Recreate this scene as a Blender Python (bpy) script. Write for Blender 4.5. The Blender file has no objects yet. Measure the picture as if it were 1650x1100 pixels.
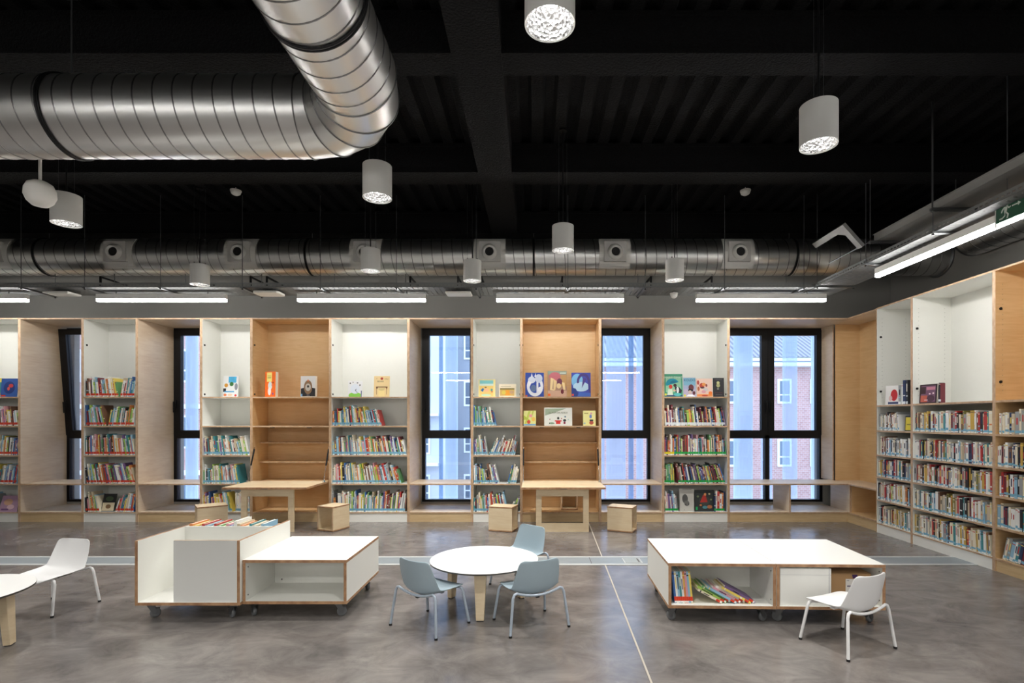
import bpy, math, random
from math import sin, cos, pi, radians, atan2, sqrt
from mathutils import Vector, Matrix

# ---------------------------------------------------------------- camera / world / exposure
scene = bpy.context.scene
COL = scene.collection
cam_d = bpy.data.cameras.new('camera')
cam = bpy.data.objects.new('camera', cam_d)
COL.objects.link(cam)
cam.location = (0, 0, 1.5)
cam.rotation_euler = (pi / 2, 0, 0)
cam_d.sensor_width = 36.0
cam_d.lens = 850.0 / 1650.0 * 36.0
cam_d.shift_x = -35.0 / 1650.0
cam_d.shift_y = 126.0 / 1650.0
cam_d.clip_start = 0.05
scene.camera = cam

world = bpy.data.worlds.new('world')
scene.world = world
world.use_nodes = True
wn = world.node_tree
bg = wn.nodes['Background']
bg.inputs[0].default_value = (0.62, 0.77, 1.0, 1)
bg.inputs[1].default_value = 1.9

scene.view_settings.view_transform = 'Standard'
scene.view_settings.look = 'None'
scene.view_settings.exposure = 1.15
scene.view_settings.gamma = 1.0
scene.view_settings.use_curve_mapping = False

LED_STRENGTH = 22.0      # linear lights
SPOT_W = 72.0            # pendants
LAMP_EMIT = 22.0

# ---------------------------------------------------------------- materials
def lin(c):
    out = []
    for v in c[:3]:
        v = v / 255.0
        out.append(v / 12.92 if v <= 0.04045 else ((v + 0.055) / 1.055) ** 2.4)
    return tuple(out) + (1.0,)

MATS = {}
def mat(name, rgb=None, rough=0.5, metal=0.0, emit=None, estr=1.0, coat=0.0, spec=0.5):
    if name in MATS:
        return MATS[name]
    m = bpy.data.materials.new(name)
    m.use_nodes = True
    b = m.node_tree.nodes['Principled BSDF']
    if rgb is not None:
        b.inputs['Base Color'].default_value = lin(rgb)
    b.inputs['Roughness'].default_value = rough
    b.inputs['Metallic'].default_value = metal
    b.inputs['Specular IOR Level'].default_value = spec
    b.inputs['Coat Weight'].default_value = coat
    if emit is not None:
        b.inputs['Emission Color'].default_value = tuple(emit) + (1.0,)
        b.inputs['Emission Strength'].default_value = estr
    MATS[name] = m
    return m

def nodes(m):
    return m.node_tree.nodes, m.node_tree.links, m.node_tree.nodes['Principled BSDF']

def ramp(n, cols, pos=None):
    r = n.new('ShaderNodeValToRGB')
    e = r.color_ramp.elements
    while len(e) < len(cols):
        e.new(0.5)
    for i, c in enumerate(cols):
        e[i].position = pos[i] if pos else i / (len(cols) - 1)
        e[i].color = lin(c)
    return r

def wood(name, c1, c2, scale=(3, 3, 22), rough=0.42, bump=0.03):
    m = mat(name, c1, rough)
    n, l, b = nodes(m)
    tc = n.new('ShaderNodeTexCoord'); mp = n.new('ShaderNodeMapping')
    mp.inputs['Scale'].default_value = scale
    l.new(tc.outputs['Object'], mp.inputs[0])
    no = n.new('ShaderNodeTexNoise'); no.inputs['Scale'].default_value = 1.0
    no.inputs['Detail'].default_value = 6; no.inputs['Distortion'].default_value = 1.2
    l.new(mp.outputs[0], no.inputs['Vector'])
    big = n.new('ShaderNodeTexNoise'); big.inputs['Scale'].default_value = 2.2
    big.inputs['Detail'].default_value = 3
    l.new(tc.outputs['Object'], big.inputs['Vector'])
    mx = n.new('ShaderNodeMath'); mx.operation = 'ADD'
    ml = n.new('ShaderNodeMath'); ml.operation = 'MULTIPLY'; ml.inputs[1].default_value = 0.5
    l.new(no.outputs[0], mx.inputs[0]); l.new(big.outputs[0], mx.inputs[1])
    l.new(mx.outputs[0], ml.inputs[0])
    r = ramp(n, [c2, c1], [0.32, 0.62])
    l.new(ml.outputs[0], r.inputs[0])
    l.new(r.outputs[0], b.inputs['Base Color'])
    bp = n.new('ShaderNodeBump'); bp.inputs['Strength'].default_value = bump
    l.new(no.outputs[0], bp.inputs['Height']); l.new(bp.outputs[0], b.inputs['Normal'])
    return m

def plyedge(name, c1, c2):
    m = mat(name, c1, 0.55)
    n, l, b = nodes(m)
    tc = n.new('ShaderNodeTexCoord')
    no = n.new('ShaderNodeTexNoise'); no.inputs['Scale'].default_value = 14.0
    no.inputs['Detail'].default_value = 5
    l.new(tc.outputs['Object'], no.inputs['Vector'])
    r = ramp(n, [c2, c1], [0.35, 0.62])
    l.new(no.outputs[0], r.inputs[0]); l.new(r.outputs[0], b.inputs['Base Color'])
    return m

M_WHITE = mat('white_laminate', (238, 238, 232), 0.42)
M_EDGE = plyedge('plywood_edge', (204, 174, 142), (180, 146, 114))
M_EDGE_D = plyedge('plywood_edge_brown', (186, 146, 108), (150, 108, 76))
M_BIRCH = wood('birch_veneer', (224, 206, 180), (208, 184, 156))
M_MAPLE = wood('warm_birch_veneer', (224, 190, 142), (210, 170, 120), (3, 3, 30))
M_STOOL = wood('pale_birch_veneer', (230, 212, 180), (216, 192, 154), (4, 4, 26))
M_PLINTH = wood('plinth_birch_veneer', (214, 188, 146), (196, 166, 122), (4, 4, 30))
M_BLACK = mat('black_metal', (16, 16, 18), 0.45, 0.3)
M_FRAME = mat('black_window_frame', (18, 18, 21), 0.38, 0.4)
M_CHROME = mat('brushed_chrome', (210, 210, 212), 0.22, 1.0)
M_GREYMET = mat('grey_steel', (120, 122, 124), 0.4, 0.9)
M_GREYP = mat('pendant_grey_paint', (222, 222, 218), 0.5)
M_WPAINT = mat('white_paint', (238, 237, 232), 0.5)
M_WPLAST = mat('white_plastic', (240, 240, 240), 0.38)
M_BPLAST = mat('pale_blue_plastic', (162, 180, 190), 0.42)
M_BTUBE = mat('pale_blue_steel_tube', (176, 188, 202), 0.35, 0.2)
M_WTUBE = mat('white_steel_tube', (238, 238, 238), 0.35)
M_RUBBER = mat('black_rubber', (20, 20, 20), 0.6)
M_WHEEL = mat('grey_caster_wheel', (110, 112, 114), 0.45)
M_TABLE = mat('white_tabletop_laminate', (246, 246, 244), 0.3)
M_TEDGE = mat('dark_tabletop_edge', (70, 66, 60), 0.5)
M_PAPER = mat('book_pages', (236, 230, 214), 0.8)
M_GREYBOARD = mat('grey_laminate', (226, 227, 223), 0.45)

def duct_metal(name, c, rough):
    m = mat(name, c, rough, 1.0)
    n, l, b = nodes(m)
    tc = n.new('ShaderNodeTexCoord'); no = n.new('ShaderNodeTexNoise')
    no.inputs['Scale'].default_value = 3.0; no.inputs['Detail'].default_value = 3
    l.new(tc.outputs['Object'], no.inputs['Vector'])
    mr = n.new('ShaderNodeMapRange'); mr.inputs[3].default_value = rough - 0.03; mr.inputs[4].default_value = rough + 0.05
    l.new(no.outputs[0], mr.inputs[0]); l.new(mr.outputs[0], b.inputs['Roughness'])
    return m
M_DUCT = duct_metal('galvanised_duct_steel', (236, 236, 234), 0.34)
M_SEAM = mat('duct_seam_steel', (150, 150, 150), 0.35, 1.0)

def black_spray(name, c=(11, 11, 13)):
    m = mat(name, c, 0.9, spec=0.25)
    n, l, b = nodes(m)
    tc = n.new('ShaderNodeTexCoord'); no = n.new('ShaderNodeTexNoise')
    no.inputs['Scale'].default_value = 55.0; no.inputs['Detail'].default_value = 6
    l.new(tc.outputs['Object'], no.inputs['Vector'])
    bp = n.new('ShaderNodeBump'); bp.inputs['Strength'].default_value = 0.9; bp.inputs['Distance'].default_value = 0.02
    l.new(no.outputs[0], bp.inputs['Height']); l.new(bp.outputs[0], b.inputs['Normal'])
    r = ramp(n, [(3, 3, 4), (10, 10, 12)], [0.35, 0.75])
    l.new(no.outputs[0], r.inputs[0]); l.new(r.outputs[0], b.inputs['Base Color'])
    return m
M_CEIL = black_spray('black_sprayed_fireproofing')

def wall_mat(name, c):
    m = mat(name, c, 0.85)
    n, l, b = nodes(m)
    tc = n.new('ShaderNodeTexCoord'); no = n.new('ShaderNodeTexNoise')
    no.inputs['Scale'].default_value = 90.0
    l.new(tc.outputs['Object'], no.inputs['Vector'])
    bp = n.new('ShaderNodeBump'); bp.inputs['Strength'].default_value = 0.06
    l.new(no.outputs[0], bp.inputs['Height']); l.new(bp.outputs[0], b.inputs['Normal'])
    return m
M_WALL = wall_mat('grey_wall_paint', (132, 130, 126))
M_WALLW = wall_mat('off_white_wall_paint', (232, 231, 227))

def concrete():
    m = mat('polished_concrete', (130, 122, 116), 0.3)
    n, l, b = nodes(m)
    tc = n.new('ShaderNodeTexCoord')
    a = n.new('ShaderNodeTexNoise'); a.inputs['Scale'].default_value = 0.9; a.inputs['Detail'].default_value = 9
    a.inputs['Roughness'].default_value = 0.62; a.inputs['Distortion'].default_value = 0.6
    l.new(tc.outputs['Object'], a.inputs['Vector'])
    mp = n.new('ShaderNodeMapping'); mp.inputs['Scale'].default_value = (1.3, 1.9, 1); mp.inputs['Rotation'].default_value = (0, 0, 0.35)
    l.new(tc.outputs['Object'], mp.inputs[0])
    c = n.new('ShaderNodeTexNoise'); c.inputs['Scale'].default_value = 2.2; c.inputs['Detail'].default_value = 10
    c.inputs['Roughness'].default_value = 0.68; c.inputs['Distortion'].default_value = 0.9
    l.new(mp.outputs[0], c.inputs['Vector'])
    ad = n.new('ShaderNodeMath'); ad.operation = 'ADD'; l.new(a.outputs[0], ad.inputs[0]); l.new(c.outputs[0], ad.inputs[1])
    ml = n.new('ShaderNodeMath'); ml.operation = 'MULTIPLY'; ml.inputs[1].default_value = 0.5; l.new(ad.outputs[0], ml.inputs[0])
    r = ramp(n, [(84, 80, 79), (112, 107, 104), (136, 130, 126)], [0.36, 0.5, 0.64])
    l.new(ml.outputs[0], r.inputs[0])
    # fine pale scratches
    mp2 = n.new('ShaderNodeMapping'); mp2.inputs['Scale'].default_value = (3, 14, 1); mp2.inputs['Rotation'].default_value = (0, 0, -0.5)
    l.new(tc.outputs['Object'], mp2.inputs[0])
    s = n.new('ShaderNodeTexNoise'); s.inputs['Scale'].default_value = 2.5; s.inputs['Detail'].default_value = 12; s.inputs['Roughness'].default_value = 0.75
    l.new(mp2.outputs[0], s.inputs['Vector'])
    sr = ramp(n, [(0, 0, 0), (0, 0, 0), (120, 120, 120)], [0.0, 0.62, 0.85])
    l.new(s.outputs[0], sr.inputs[0])
    mx = n.new('ShaderNodeMixRGB'); mx.blend_type = 'ADD'; mx.inputs[0].default_value = 0.05
    l.new(r.outputs[0], mx.inputs[1]); l.new(sr.outputs[0], mx.inputs[2])
    l.new(mx.outputs[0], b.inputs['Base Color'])
    mr = n.new('ShaderNodeMapRange'); mr.inputs[3].default_value = 0.12; mr.inputs[4].default_value = 0.30
    l.new(c.outputs[0], mr.inputs[0]); l.new(mr.outputs[0], b.inputs['Roughness'])
    bp = n.new('ShaderNodeBump'); bp.inputs['Strength'].default_value = 0.04; bp.inputs['Distance'].default_value = 0.02
    l.new(c.outputs[0], bp.inputs['Height']); l.new(bp.outputs[0], b.inputs['Normal'])
    return m
M_FLOOR = concrete()
M_TRUNK = mat('floor_trunking_steel', (140, 148, 152), 0.45, 0.2)
M_TRUNKE = mat('floor_trunking_rim', (186, 188, 186), 0.5)
M_JOINT = mat('floor_joint_filler', (176, 168, 156), 0.8)
M_CRACK = mat('dark_floor_joint', (84, 80, 76), 0.8)

def emission(name, col, s):
    m = bpy.data.materials.new(name); m.use_nodes = True
    n = m.node_tree.nodes; l = m.node_tree.links
    n.remove(n['Principled BSDF'])
    e = n.new('ShaderNodeEmission'); e.inputs[0].default_value = tuple(col) + (1,); e.inputs[1].default_value = s
    l.new(e.outputs[0], n['Material Output'].inputs[0])
    MATS[name] = m
    return m
M_LED = emission('led_diffuser', (1.0, 0.98, 0.95), LED_STRENGTH)
M_LAMP = emission('lamp_glow', (1.0, 0.985, 0.96), LAMP_EMIT)
def reflector():
    m = mat('faceted_reflector', (235, 235, 235), 0.12, 0.85)
    n, l, b = nodes(m)
    tc = n.new('ShaderNodeTexCoord'); v = n.new('ShaderNodeTexVoronoi'); v.inputs['Scale'].default_value = 60
    l.new(tc.outputs['Object'], v.inputs['Vector'])
    bp = n.new('ShaderNodeBump'); bp.inputs['Strength'].default_value = 0.8; bp.inputs['Distance'].default_value = 0.01
    l.new(v.outputs[0], bp.inputs['Height']); l.new(bp.outputs[0], b.inputs['Normal'])
    return m
M_REFL = reflector()

def glass(name, tint=(0.93, 0.96, 1.0), gl=1.0):
    m = bpy.data.materials.new(name); m.use_nodes = True
    n = m.node_tree.nodes; l = m.node_tree.links
    n.remove(n['Principled BSDF'])
    t = n.new('ShaderNodeBsdfTransparent'); t.inputs[0].default_value = tint + (1,)
    g = n.new('ShaderNodeBsdfGlossy'); g.inputs['Roughness'].default_value = 0.01
    f = n.new('ShaderNodeFresnel'); f.inputs[0].default_value = 1.5
    ml = n.new('ShaderNodeMath'); ml.operation = 'MULTIPLY'; ml.inputs[1].default_value = gl
    l.new(f.outputs[0], ml.inputs[0])
    x = n.new('ShaderNodeMixShader'); l.new(ml.outputs[0], x.inputs[0]); l.new(t.outputs[0], x.inputs[1]); l.new(g.outputs[0], x.inputs[2])
    l.new(x.outputs[0], n['Material Output'].inputs[0])
    MATS[name] = m
    return m
M_GLASS = glass('window_glass')

def milky(name, col, opac, gl=0.06):
    m = bpy.data.materials.new(name); m.use_nodes = True
    n = m.node_tree.nodes; l = m.node_tree.links
    n.remove(n['Principled BSDF'])
    t = n.new('ShaderNodeBsdfTransparent'); t.inputs[0].default_value = (0.9, 0.95, 1.0, 1)
    d = n.new('ShaderNodeBsdfTranslucent'); d.inputs[0].default_value = col + (1,)
    d2 = n.new('ShaderNodeBsdfDiffuse'); d2.inputs[0].default_value = col + (1,)
    mx = n.new('ShaderNodeMixShader'); mx.inputs[0].default_value = 0.5
    l.new(d.outputs[0], mx.inputs[1]); l.new(d2.outputs[0], mx.inputs[2])
    x = n.new('ShaderNodeMixShader'); x.inputs[0].default_value = opac
    l.new(t.outputs[0], x.inputs[1]); l.new(mx.outputs[0], x.inputs[2])
    l.new(x.outputs[0], n['Material Output'].inputs[0])
    MATS[name] = m
    return m
M_MILK = milky('frosted_channel_glass', (0.82, 0.91, 1.0), 0.70)
M_MILK2 = milky('pale_facade_glass', (0.78, 0.88, 1.0), 0.42)
M_MILK3 = milky('deep_blue_channel_glass', (0.35, 0.52, 0.72), 0.55)

def perforated(name, axis):
    m = bpy.data.materials.new(name); m.use_nodes = True
    n = m.node_tree.nodes; l = m.node_tree.links
    b = n['Principled BSDF']; b.inputs['Base Color'].default_value = lin((96, 98, 98)); b.inputs['Metallic'].default_value = 0.1
    b.inputs['Roughness'].default_value = 0.6
    tc = n.new('ShaderNodeTexCoord'); sp = n.new('ShaderNodeSeparateXYZ'); l.new(tc.outputs['Object'], sp.inputs[0])
    def slot(out, per, frac):
        a = n.new('ShaderNodeMath'); a.operation = 'DIVIDE'; a.inputs[1].default_value = per; l.new(out, a.inputs[0])
        f = n.new('ShaderNodeMath'); f.operation = 'FRACT'; l.new(a.outputs[0], f.inputs[0])
        c = n.new('ShaderNodeMath'); c.operation = 'LESS_THAN'; c.inputs[1].default_value = frac; l.new(f.outputs[0], c.inputs[0])
        return c.outputs[0]
    L, W = (sp.outputs[0], sp.outputs[1]) if axis == 'x' else (sp.outputs[1], sp.outputs[0])
    s1 = slot(L, 0.07, 0.16); s2 = slot(W, 0.08, 0.55)
    mu = n.new('ShaderNodeMath'); mu.operation = 'MULTIPLY'; l.new(s1, mu.inputs[0]); l.new(s2, mu.inputs[1])
    t = n.new('ShaderNodeBsdfTransparent')
    x = n.new('ShaderNodeMixShader'); l.new(mu.outputs[0], x.inputs[0]); l.new(b.outputs[0], x.inputs[1]); l.new(t.outputs[0], x.inputs[2])
    l.new(x.outputs[0], n['Material Output'].inputs[0])
    MATS[name] = m
    return m
M_PERFX = perforated('perforated_steel_across', 'x')
M_PERFY = perforated('perforated_steel_along', 'y')

def brick(name, c1, c2, mortar, sc=3.0):
    m = mat(name, c1, 0.9)
    n, l, b = nodes(m)
    tc = n.new('ShaderNodeTexCoord'); sp = n.new('ShaderNodeSeparateXYZ'); cb = n.new('ShaderNodeCombineXYZ')
    l.new(tc.outputs['Object'], sp.inputs[0]); l.new(sp.outputs[0], cb.inputs[0]); l.new(sp.outputs[2], cb.inputs[1])
    t = n.new('ShaderNodeTexBrick'); t.inputs['Scale'].default_value = sc
    t.inputs['Color1'].default_value = lin(c1); t.inputs['Color2'].default_value = lin(c2); t.inputs['Mortar'].default_value = lin(mortar)
    l.new(cb.outputs[0], t.inputs['Vector']); l.new(t.outputs[0], b.inputs['Base Color'])
    return m
M_BRICK = brick('pink_brick', (186, 148, 142), (170, 132, 128), (190, 178, 172))
M_RENDER = mat('pale_render', (196, 200, 206), 0.9)
M_RENDER2 = mat('grey_render', (150, 158, 168), 0.9)
def tiles():
    m = mat('roof_tiles', (120, 120, 128), 0.85)
    n, l, b = nodes(m)
    tc = n.new('ShaderNodeTexCoord'); w = n.new('ShaderNodeTexWave'); w.inputs['Scale'].default_value = 1.6
    w.inputs['Distortion'].default_value = 0.4
    l.new(tc.outputs['Object'], w.inputs['Vector'])
    r = ramp(n, [(96, 100, 112), (150, 150, 156)]); l.new(w.outputs[0], r.inputs[0]); l.new(r.outputs[0], b.inputs['Base Color'])
    return m
M_TILES = tiles()
M_PVC = mat('white_window_pvc', (236, 240, 244), 0.5)
M_DARKGL = mat('dark_outside_glass', (92, 108, 126), 0.15)
M_STREET = mat('street_paving', (150, 152, 156), 0.9)
M_CARD = mat('brown_cardboard', (178, 140, 98), 0.85)
M_GREEN = mat('exit_sign_green', (14, 84, 56), 0.45)
M_SIGNW = mat('exit_sign_white', (215, 225, 215), 0.5)

PAL = {
 'red': (190, 62, 58), 'orange': (222, 138, 76), 'yellow': (232, 208, 98), 'green': (104, 160, 106),
 'teal': (66, 140, 146), 'blue': (66, 110, 172), 'sky blue': (150, 192, 216), 'purple': (122, 96, 148),
 'pink': (222, 162, 172), 'white': (240, 240, 236), 'cream': (234, 224, 200), 'black': (38, 36, 40),
 'brown': (126, 92, 72), 'maroon': (116, 46, 56), 'grey': (158, 160, 160), 'navy': (44, 56, 90),
 'olive': (142, 134, 74), 'mustard': (204, 168, 76), 'lime green': (170, 204, 96), 'beige': (210, 192, 162)}
TAGC = {'red': (214, 62, 34), 'blue': (118, 178, 206), 'green': (20, 170, 74), 'white': (226, 232, 236), 'yellow': (232, 214, 30)}
PM = {k: mat('book_' + k.replace(' ', '_'), v, 0.45) for k, v in PAL.items()}
TM = {k: mat('tag_' + k, v, 0.4) for k, v in TAGC.items()}

# ---------------------------------------------------------------- mesh helpers
class MB:
    def __init__(s):
        s.v = []; s.f = []; s.m = []; s.mats = []; s.smooth = []
    def mi(s, m):
        if m not in s.mats:
            s.mats.append(m)
        return s.mats.index(m)
    def add(s, vs, fs, m, smooth=False, T=None):
        o = len(s.v)
        if T is not None:
            vs = [tuple(T @ Vector(p)) for p in vs]
        s.v += [tuple(p) for p in vs]
        mm = m if isinstance(m, (list, tuple)) else [m] * len(fs)
        for f, q in zip(fs, mm):
            s.f.append(tuple(i + o for i in f)); s.m.append(s.mi(q)); s.smooth.append(smooth)
    def box(s, x0, y0, z0, x1, y1, z1, m, edge=None, thin=None, T=None, mats6=None):
        vs = [(x0, y0, z0), (x1, y0, z0), (x1, y1, z0), (x0, y1, z0), (x0, y0, z1), (x1, y0, z1), (x1, y1, z1), (x0, y1, z1)]
        fs = [(0, 3, 2, 1), (4, 5, 6, 7), (0, 1, 5, 4), (1, 2, 6, 5), (2, 3, 7, 6), (3, 0, 4, 7)]  # -z +z -y +x +y -x
        if mats6 is None:
            if edge is not None:
                ax = {'x': (3, 5), 'y': (2, 4), 'z': (0, 1)}[thin]
                mats6 = [m if i in ax else edge for i in range(6)]
            else:
                mats6 = [m] * 6
        s.add(vs, fs, mats6, T=T)
    def prism(s, poly, a0, a1, axis, m, T=None, smooth=False, capm=None):
        n = len(poly)
        def P(p, a):
            return {'x': (a, p[0], p[1]), 'y': (p[0], a, p[1]), 'z': (p[0], p[1], a)}[axis]
        vs = [P(p, a0) for p in poly] + [P(p, a1) for p in poly]
        fs = [(i, (i + 1) % n, (i + 1) % n + n, i + n) for i in range(n)]
        s.add(vs, fs, m, smooth, T)
        s.add(vs, [tuple(range(n))[::-1], tuple(range(n, 2 * n))], capm or m, False, T)
    def lathe(s, prof, m, n=32, T=None, smooth=True, closed=False):
        vs = []; fs = []
        k = len(prof)
        for j in range(n):
            a = 2 * pi * j / n
            for r, z in prof:
                vs.append((r * cos(a), r * sin(a), z))
        for j in range(n):
            j2 = (j + 1) % n
            for i in range(k - 1):
                fs.append((j * k + i, j2 * k + i, j2 * k + i + 1, j * k + i + 1))
        s.add(vs, fs, m, smooth, T)
    def cyl(s, r, z0, z1, m, n=20, T=None):
        s.lathe([(1e-5, z0), (r, z0), (r, z1), (1e-5, z1)], m, n, T, smooth=False)
    def tube(s, pts, r, m, n=10, cap=True, T=None, smooth=True):
        pts = [Vector(p) for p in pts]
        rings = []; up = None
        for i, p in enumerate(pts):
            d = (pts[min(i + 1, len(pts) - 1)] - pts[max(i - 1, 0)]).normalized()
            if up is None:
                up = Vector((0, 0, 1)) if abs(d.z) < 0.9 else Vector((1, 0, 0))
            a = d.cross(up).normalized(); b = a.cross(d).normalized(); up = b
            rr = r[i] if isinstance(r, (list, tuple)) else r
            rings.append([p + a * rr * cos(2 * pi * k / n) + b * rr * sin(2 * pi * k / n) for k in range(n)])
        vs = [tuple(q) for R in rings for q in R]
        fs = []
        for i in range(len(pts) - 1):
            for k in range(n):
                k2 = (k + 1) % n
                fs.append((i * n + k, i * n + k2, (i + 1) * n + k2, (i + 1) * n + k))
        s.add(vs, fs, m, smooth, T)
        if cap:
            L = (len(pts) - 1) * n
            s.add(vs, [tuple(range(n))[::-1], tuple(range(L, L + n))], m, False, T)
    def mesh(s, name):
        me = bpy.data.meshes.new(name)
        me.from_pydata(s.v, [], s.f)
        for q in s.mats:
            me.materials.append(q)
        me.polygons.foreach_set('material_index', s.m)
        me.polygons.foreach_set('use_smooth', s.smooth)
        me.update()
        return me
    def build(s, name, parent=None, loc=None, rot=None):
        o = bpy.data.objects.new(name, s.mesh(name))
        COL.objects.link(o)
        if parent is not None:
            o.parent = parent
        if loc is not None:
            o.location = loc
        if rot is not None:
            o.rotation_euler = rot
        return o

def tag(o, label=None, cat=None, group=None, kind=None):
    if label: o['label'] = label
    if cat: o['category'] = cat
    if group: o['group'] = group
    if kind: o['kind'] = kind
    return o

def empty(name, loc=(0, 0, 0), rz=0.0, parent=None):
    o = bpy.data.objects.new(name, None)
    COL.objects.link(o)
    o.location = loc; o.rotation_euler = (0, 0, rz)
    o.empty_display_size = 0.1
    if parent is not None:
        o.parent = parent
    return o

def copy_tree(o, parent=None):
    c = o.copy(); COL.objects.link(c)
    c.parent = parent
    for ch in list(o.children):
        d = copy_tree(ch, c)
        d.matrix_parent_inverse = ch.matrix_parent_inverse
    return c

def struct(o):
    o['kind'] = 'structure'
    return o

def bevel(o, w=0.002, seg=2):
    b = o.modifiers.new('bevel', 'BEVEL'); b.width = w; b.segments = seg; b.limit_method = 'ANGLE'
    return o

# perspective bookkeeping: true positions measured off the photograph
F = 850.0
YF = 7.727                       # front plane of the window-wall furniture
def fx(px): return (px - 860) / 110.0
def fz(py): return 1.5 - (py - 676) / 110.0

# ---------------------------------------------------------------- room shell
CEIL = 4.45
XR, XL, YB, YR = 5.75, -11.0, 8.50, -5.5
b = MB(); b.box(XL - .3, YR - .3, -0.2, XR + .3, YB + .25, 0, M_FLOOR); struct(b.build('floor'))

WIN = [  # x0, x1 of window openings on the window plane
    (-7.53, -6.62, 'tilt'), (-5.80, -4.88, 'l'), (-1.80, -0.905, 'l'), (0.985, 1.885, 'r'), (2.86, 4.655, 'double')]
WZ0, WZ1 = 0.18, 2.975
b = MB()
xs = XL - .3
for x0, x1, k in WIN:
    b.box(xs, YB, 0, x0, YB + .25, WZ1, M_WALL); xs = x1
b.box(xs, YB, 0, XR + .3, YB + .25, WZ1, M_WALL)
b.box(XL - .3, YB, WZ1, XR + .3, YB + .25, 4.02, M_WALL)
b.box(XL - .3, YB, 4.02, XR + .3, YB + .25, CEIL + .1, M_CEIL)
for x0, x1, k in WIN:
    b.box(x0, YB, 0, x1, YB + .25, WZ0, M_WALL)
struct(b.build('wall_back'))
b = MB(); b.box(XR, YR, 0, XR + .3, YB, 4.02, M_WALL); b.box(XR, YR, 4.02, XR + .3, YB, CEIL + .1, M_CEIL); struct(b.build('wall_right'))
b = MB(); b.box(XL - .3, YR, 0, XL, YB, CEIL + .1, M_WALLW); struct(b.build('wall_left'))
b = MB(); b.box(XL - .3, YR - .3, 0, XR + .3, YR, CEIL + .1, M_WALLW); struct(b.build('wall_rear'))

# corrugated deck ceiling, ribs running away from the camera
prof = []
x = XL - .3
pitch = 0.235
while x < XR + .3:
    prof += [(x, CEIL), (x + .10, CEIL), (x + .13, CEIL + .065), (x + .205, CEIL + .065)]
    x += pitch
prof += [(x, CEIL), (x, CEIL + .15), (XL - .3, CEIL + .15)]
b = MB(); b.prism(prof, YR - .3, YB + .25, 'y', M_CEIL); struct(b.build('ceiling'))
# beams under the deck
BZ = 4.14
tn = 1
for y0, y1 in ((-1.8, -1.5), (0.14, .42), (1.97, 2.25), (3.80, 4.05), (5.63, 5.92), (7.46, 7.75)):
    b = MB()
    b.box(XL, y0, BZ, XR, y1, BZ + .03, M_CEIL)
    b.box(XL, (y0 + y1) / 2 - .05, BZ + .03, XR, (y0 + y1) / 2 + .05, CEIL - .02, M_CEIL)
    b.box(XL, y0, CEIL - .03, XR, y1, CEIL - .001, M_CEIL)
    b.box(XL, y0 + .01, BZ + .03, XR, y0 + .05, CEIL - .03, M_CEIL)
    struct(b.build('trim_%d' % tn)); tn += 1
b = MB(); b.box(-.594, YR, BZ - .012, -.234, YB, CEIL - .002, M_CEIL); struct(b.build('trim_%d' % tn)); tn += 1

# floor trunking, joints
b = MB()
b.box(XL, 5.48, 0, XR, 5.74, .004, M_TRUNK)
b.box(XL, 5.44, 0, XR, 5.48, .005, M_TRUNKE); b.box(XL, 5.74, 0, XR, 5.775, .005, M_TRUNKE)
for xx in (-9, -6.6, -4.2, -1.8, .6, 2.9, 5.3):
    b.box(xx, 5.48, 0, xx + .006, 5.74, .0045, M_CRACK)
struct(b.build('trim_%d' % tn)); tn += 1
b = MB()
def strip(b, p, q, w, m, z=.0025):
    p = Vector(p); q = Vector(q); d = (q - p).normalized(); n = Vector((-d.y, d.x)) * w / 2
    poly = [tuple(p + n), tuple(p - n), tuple(q - n), tuple(q + n)]
    b.prism(poly, 0, z, 'z', m)
strip(b, (.63, 1.5), (.80, 7.7), .012, M_JOINT)
struct(b.build('trim_%d' % tn)); tn += 1
# small service hatch in the trunking
r = empty('floor_socket_box', (.95, 5.50, .004)); tag(r, 'small rectangular floor socket box lid set in the pale floor trunking', 'floor socket')
b = MB(); b.box(0, 0, 0, .19, .20, .003, M_TRUNKE); b.build('frame', r)
b = MB(); b.box(.012, .012, .003, .178, .188, .005, mat('socket_lid', (150, 156, 156), .5)); b.box(.15, .03, .005, .165, .17, .0055, M_CRACK); b.build('lid', r)

# ---------------------------------------------------------------- windows
def handle(b, x, z, y=-.02):
    b.box(x - .014, y - .012, z - .07, x + .014, y, z + .07, M_BLACK)
    b.cyl(.011, 0, .03, M_CHROME, 12, Matrix.Translation((x, y - .012, z + .03)) @ Matrix.Rotation(pi / 2, 4, 'X'))
    b.box(x - .012, y - .05, z - .13, x + .012, y - .035, z + .045, M_BLACK)

def sash(parent, x0, x1, z0, z1, l, r_, t, bt, name='sash', yo=-.02, tilt=0, hx=None):
    piv = empty(name, (0, 0, 0), 0, parent) if tilt else None
    b = MB()
    y0, y1 = yo, .05
    zz = -z0 if tilt else 0
    b.box(x0, y0, z0 + zz, x0 + l, y1, z1 + zz, M_FRAME); b.box(x1 - r_, y0, z0 + zz, x1, y1, z1 + zz, M_FRAME)
    b.box(x0 + l, y0, z0 + zz, x1 - r_, y1, z0 + bt + zz, M_FRAME); b.box(x0 + l, y0, z1 - t + zz, x1 - r_, y1, z1 + zz, M_FRAME)
    g = MB(); g.box(x0 + l, .015, z0 + bt + zz, x1 - r_, .025, z1 - t + zz, M_GLASS)
    h = MB()
    if hx is not None:
        handle(h, hx, 1.745 + zz)
    if tilt:
        b.build('sash_frame', piv); g.build('pane', piv)
        if hx is not None: h.build('handle', piv)
        piv.location = (0, 0, z0); piv.rotation_euler = (tilt, 0, 0)
    else:
        o = b.build(name, parent); g.build('pane', o)
        if hx is not None: h.build('handle', o)

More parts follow.
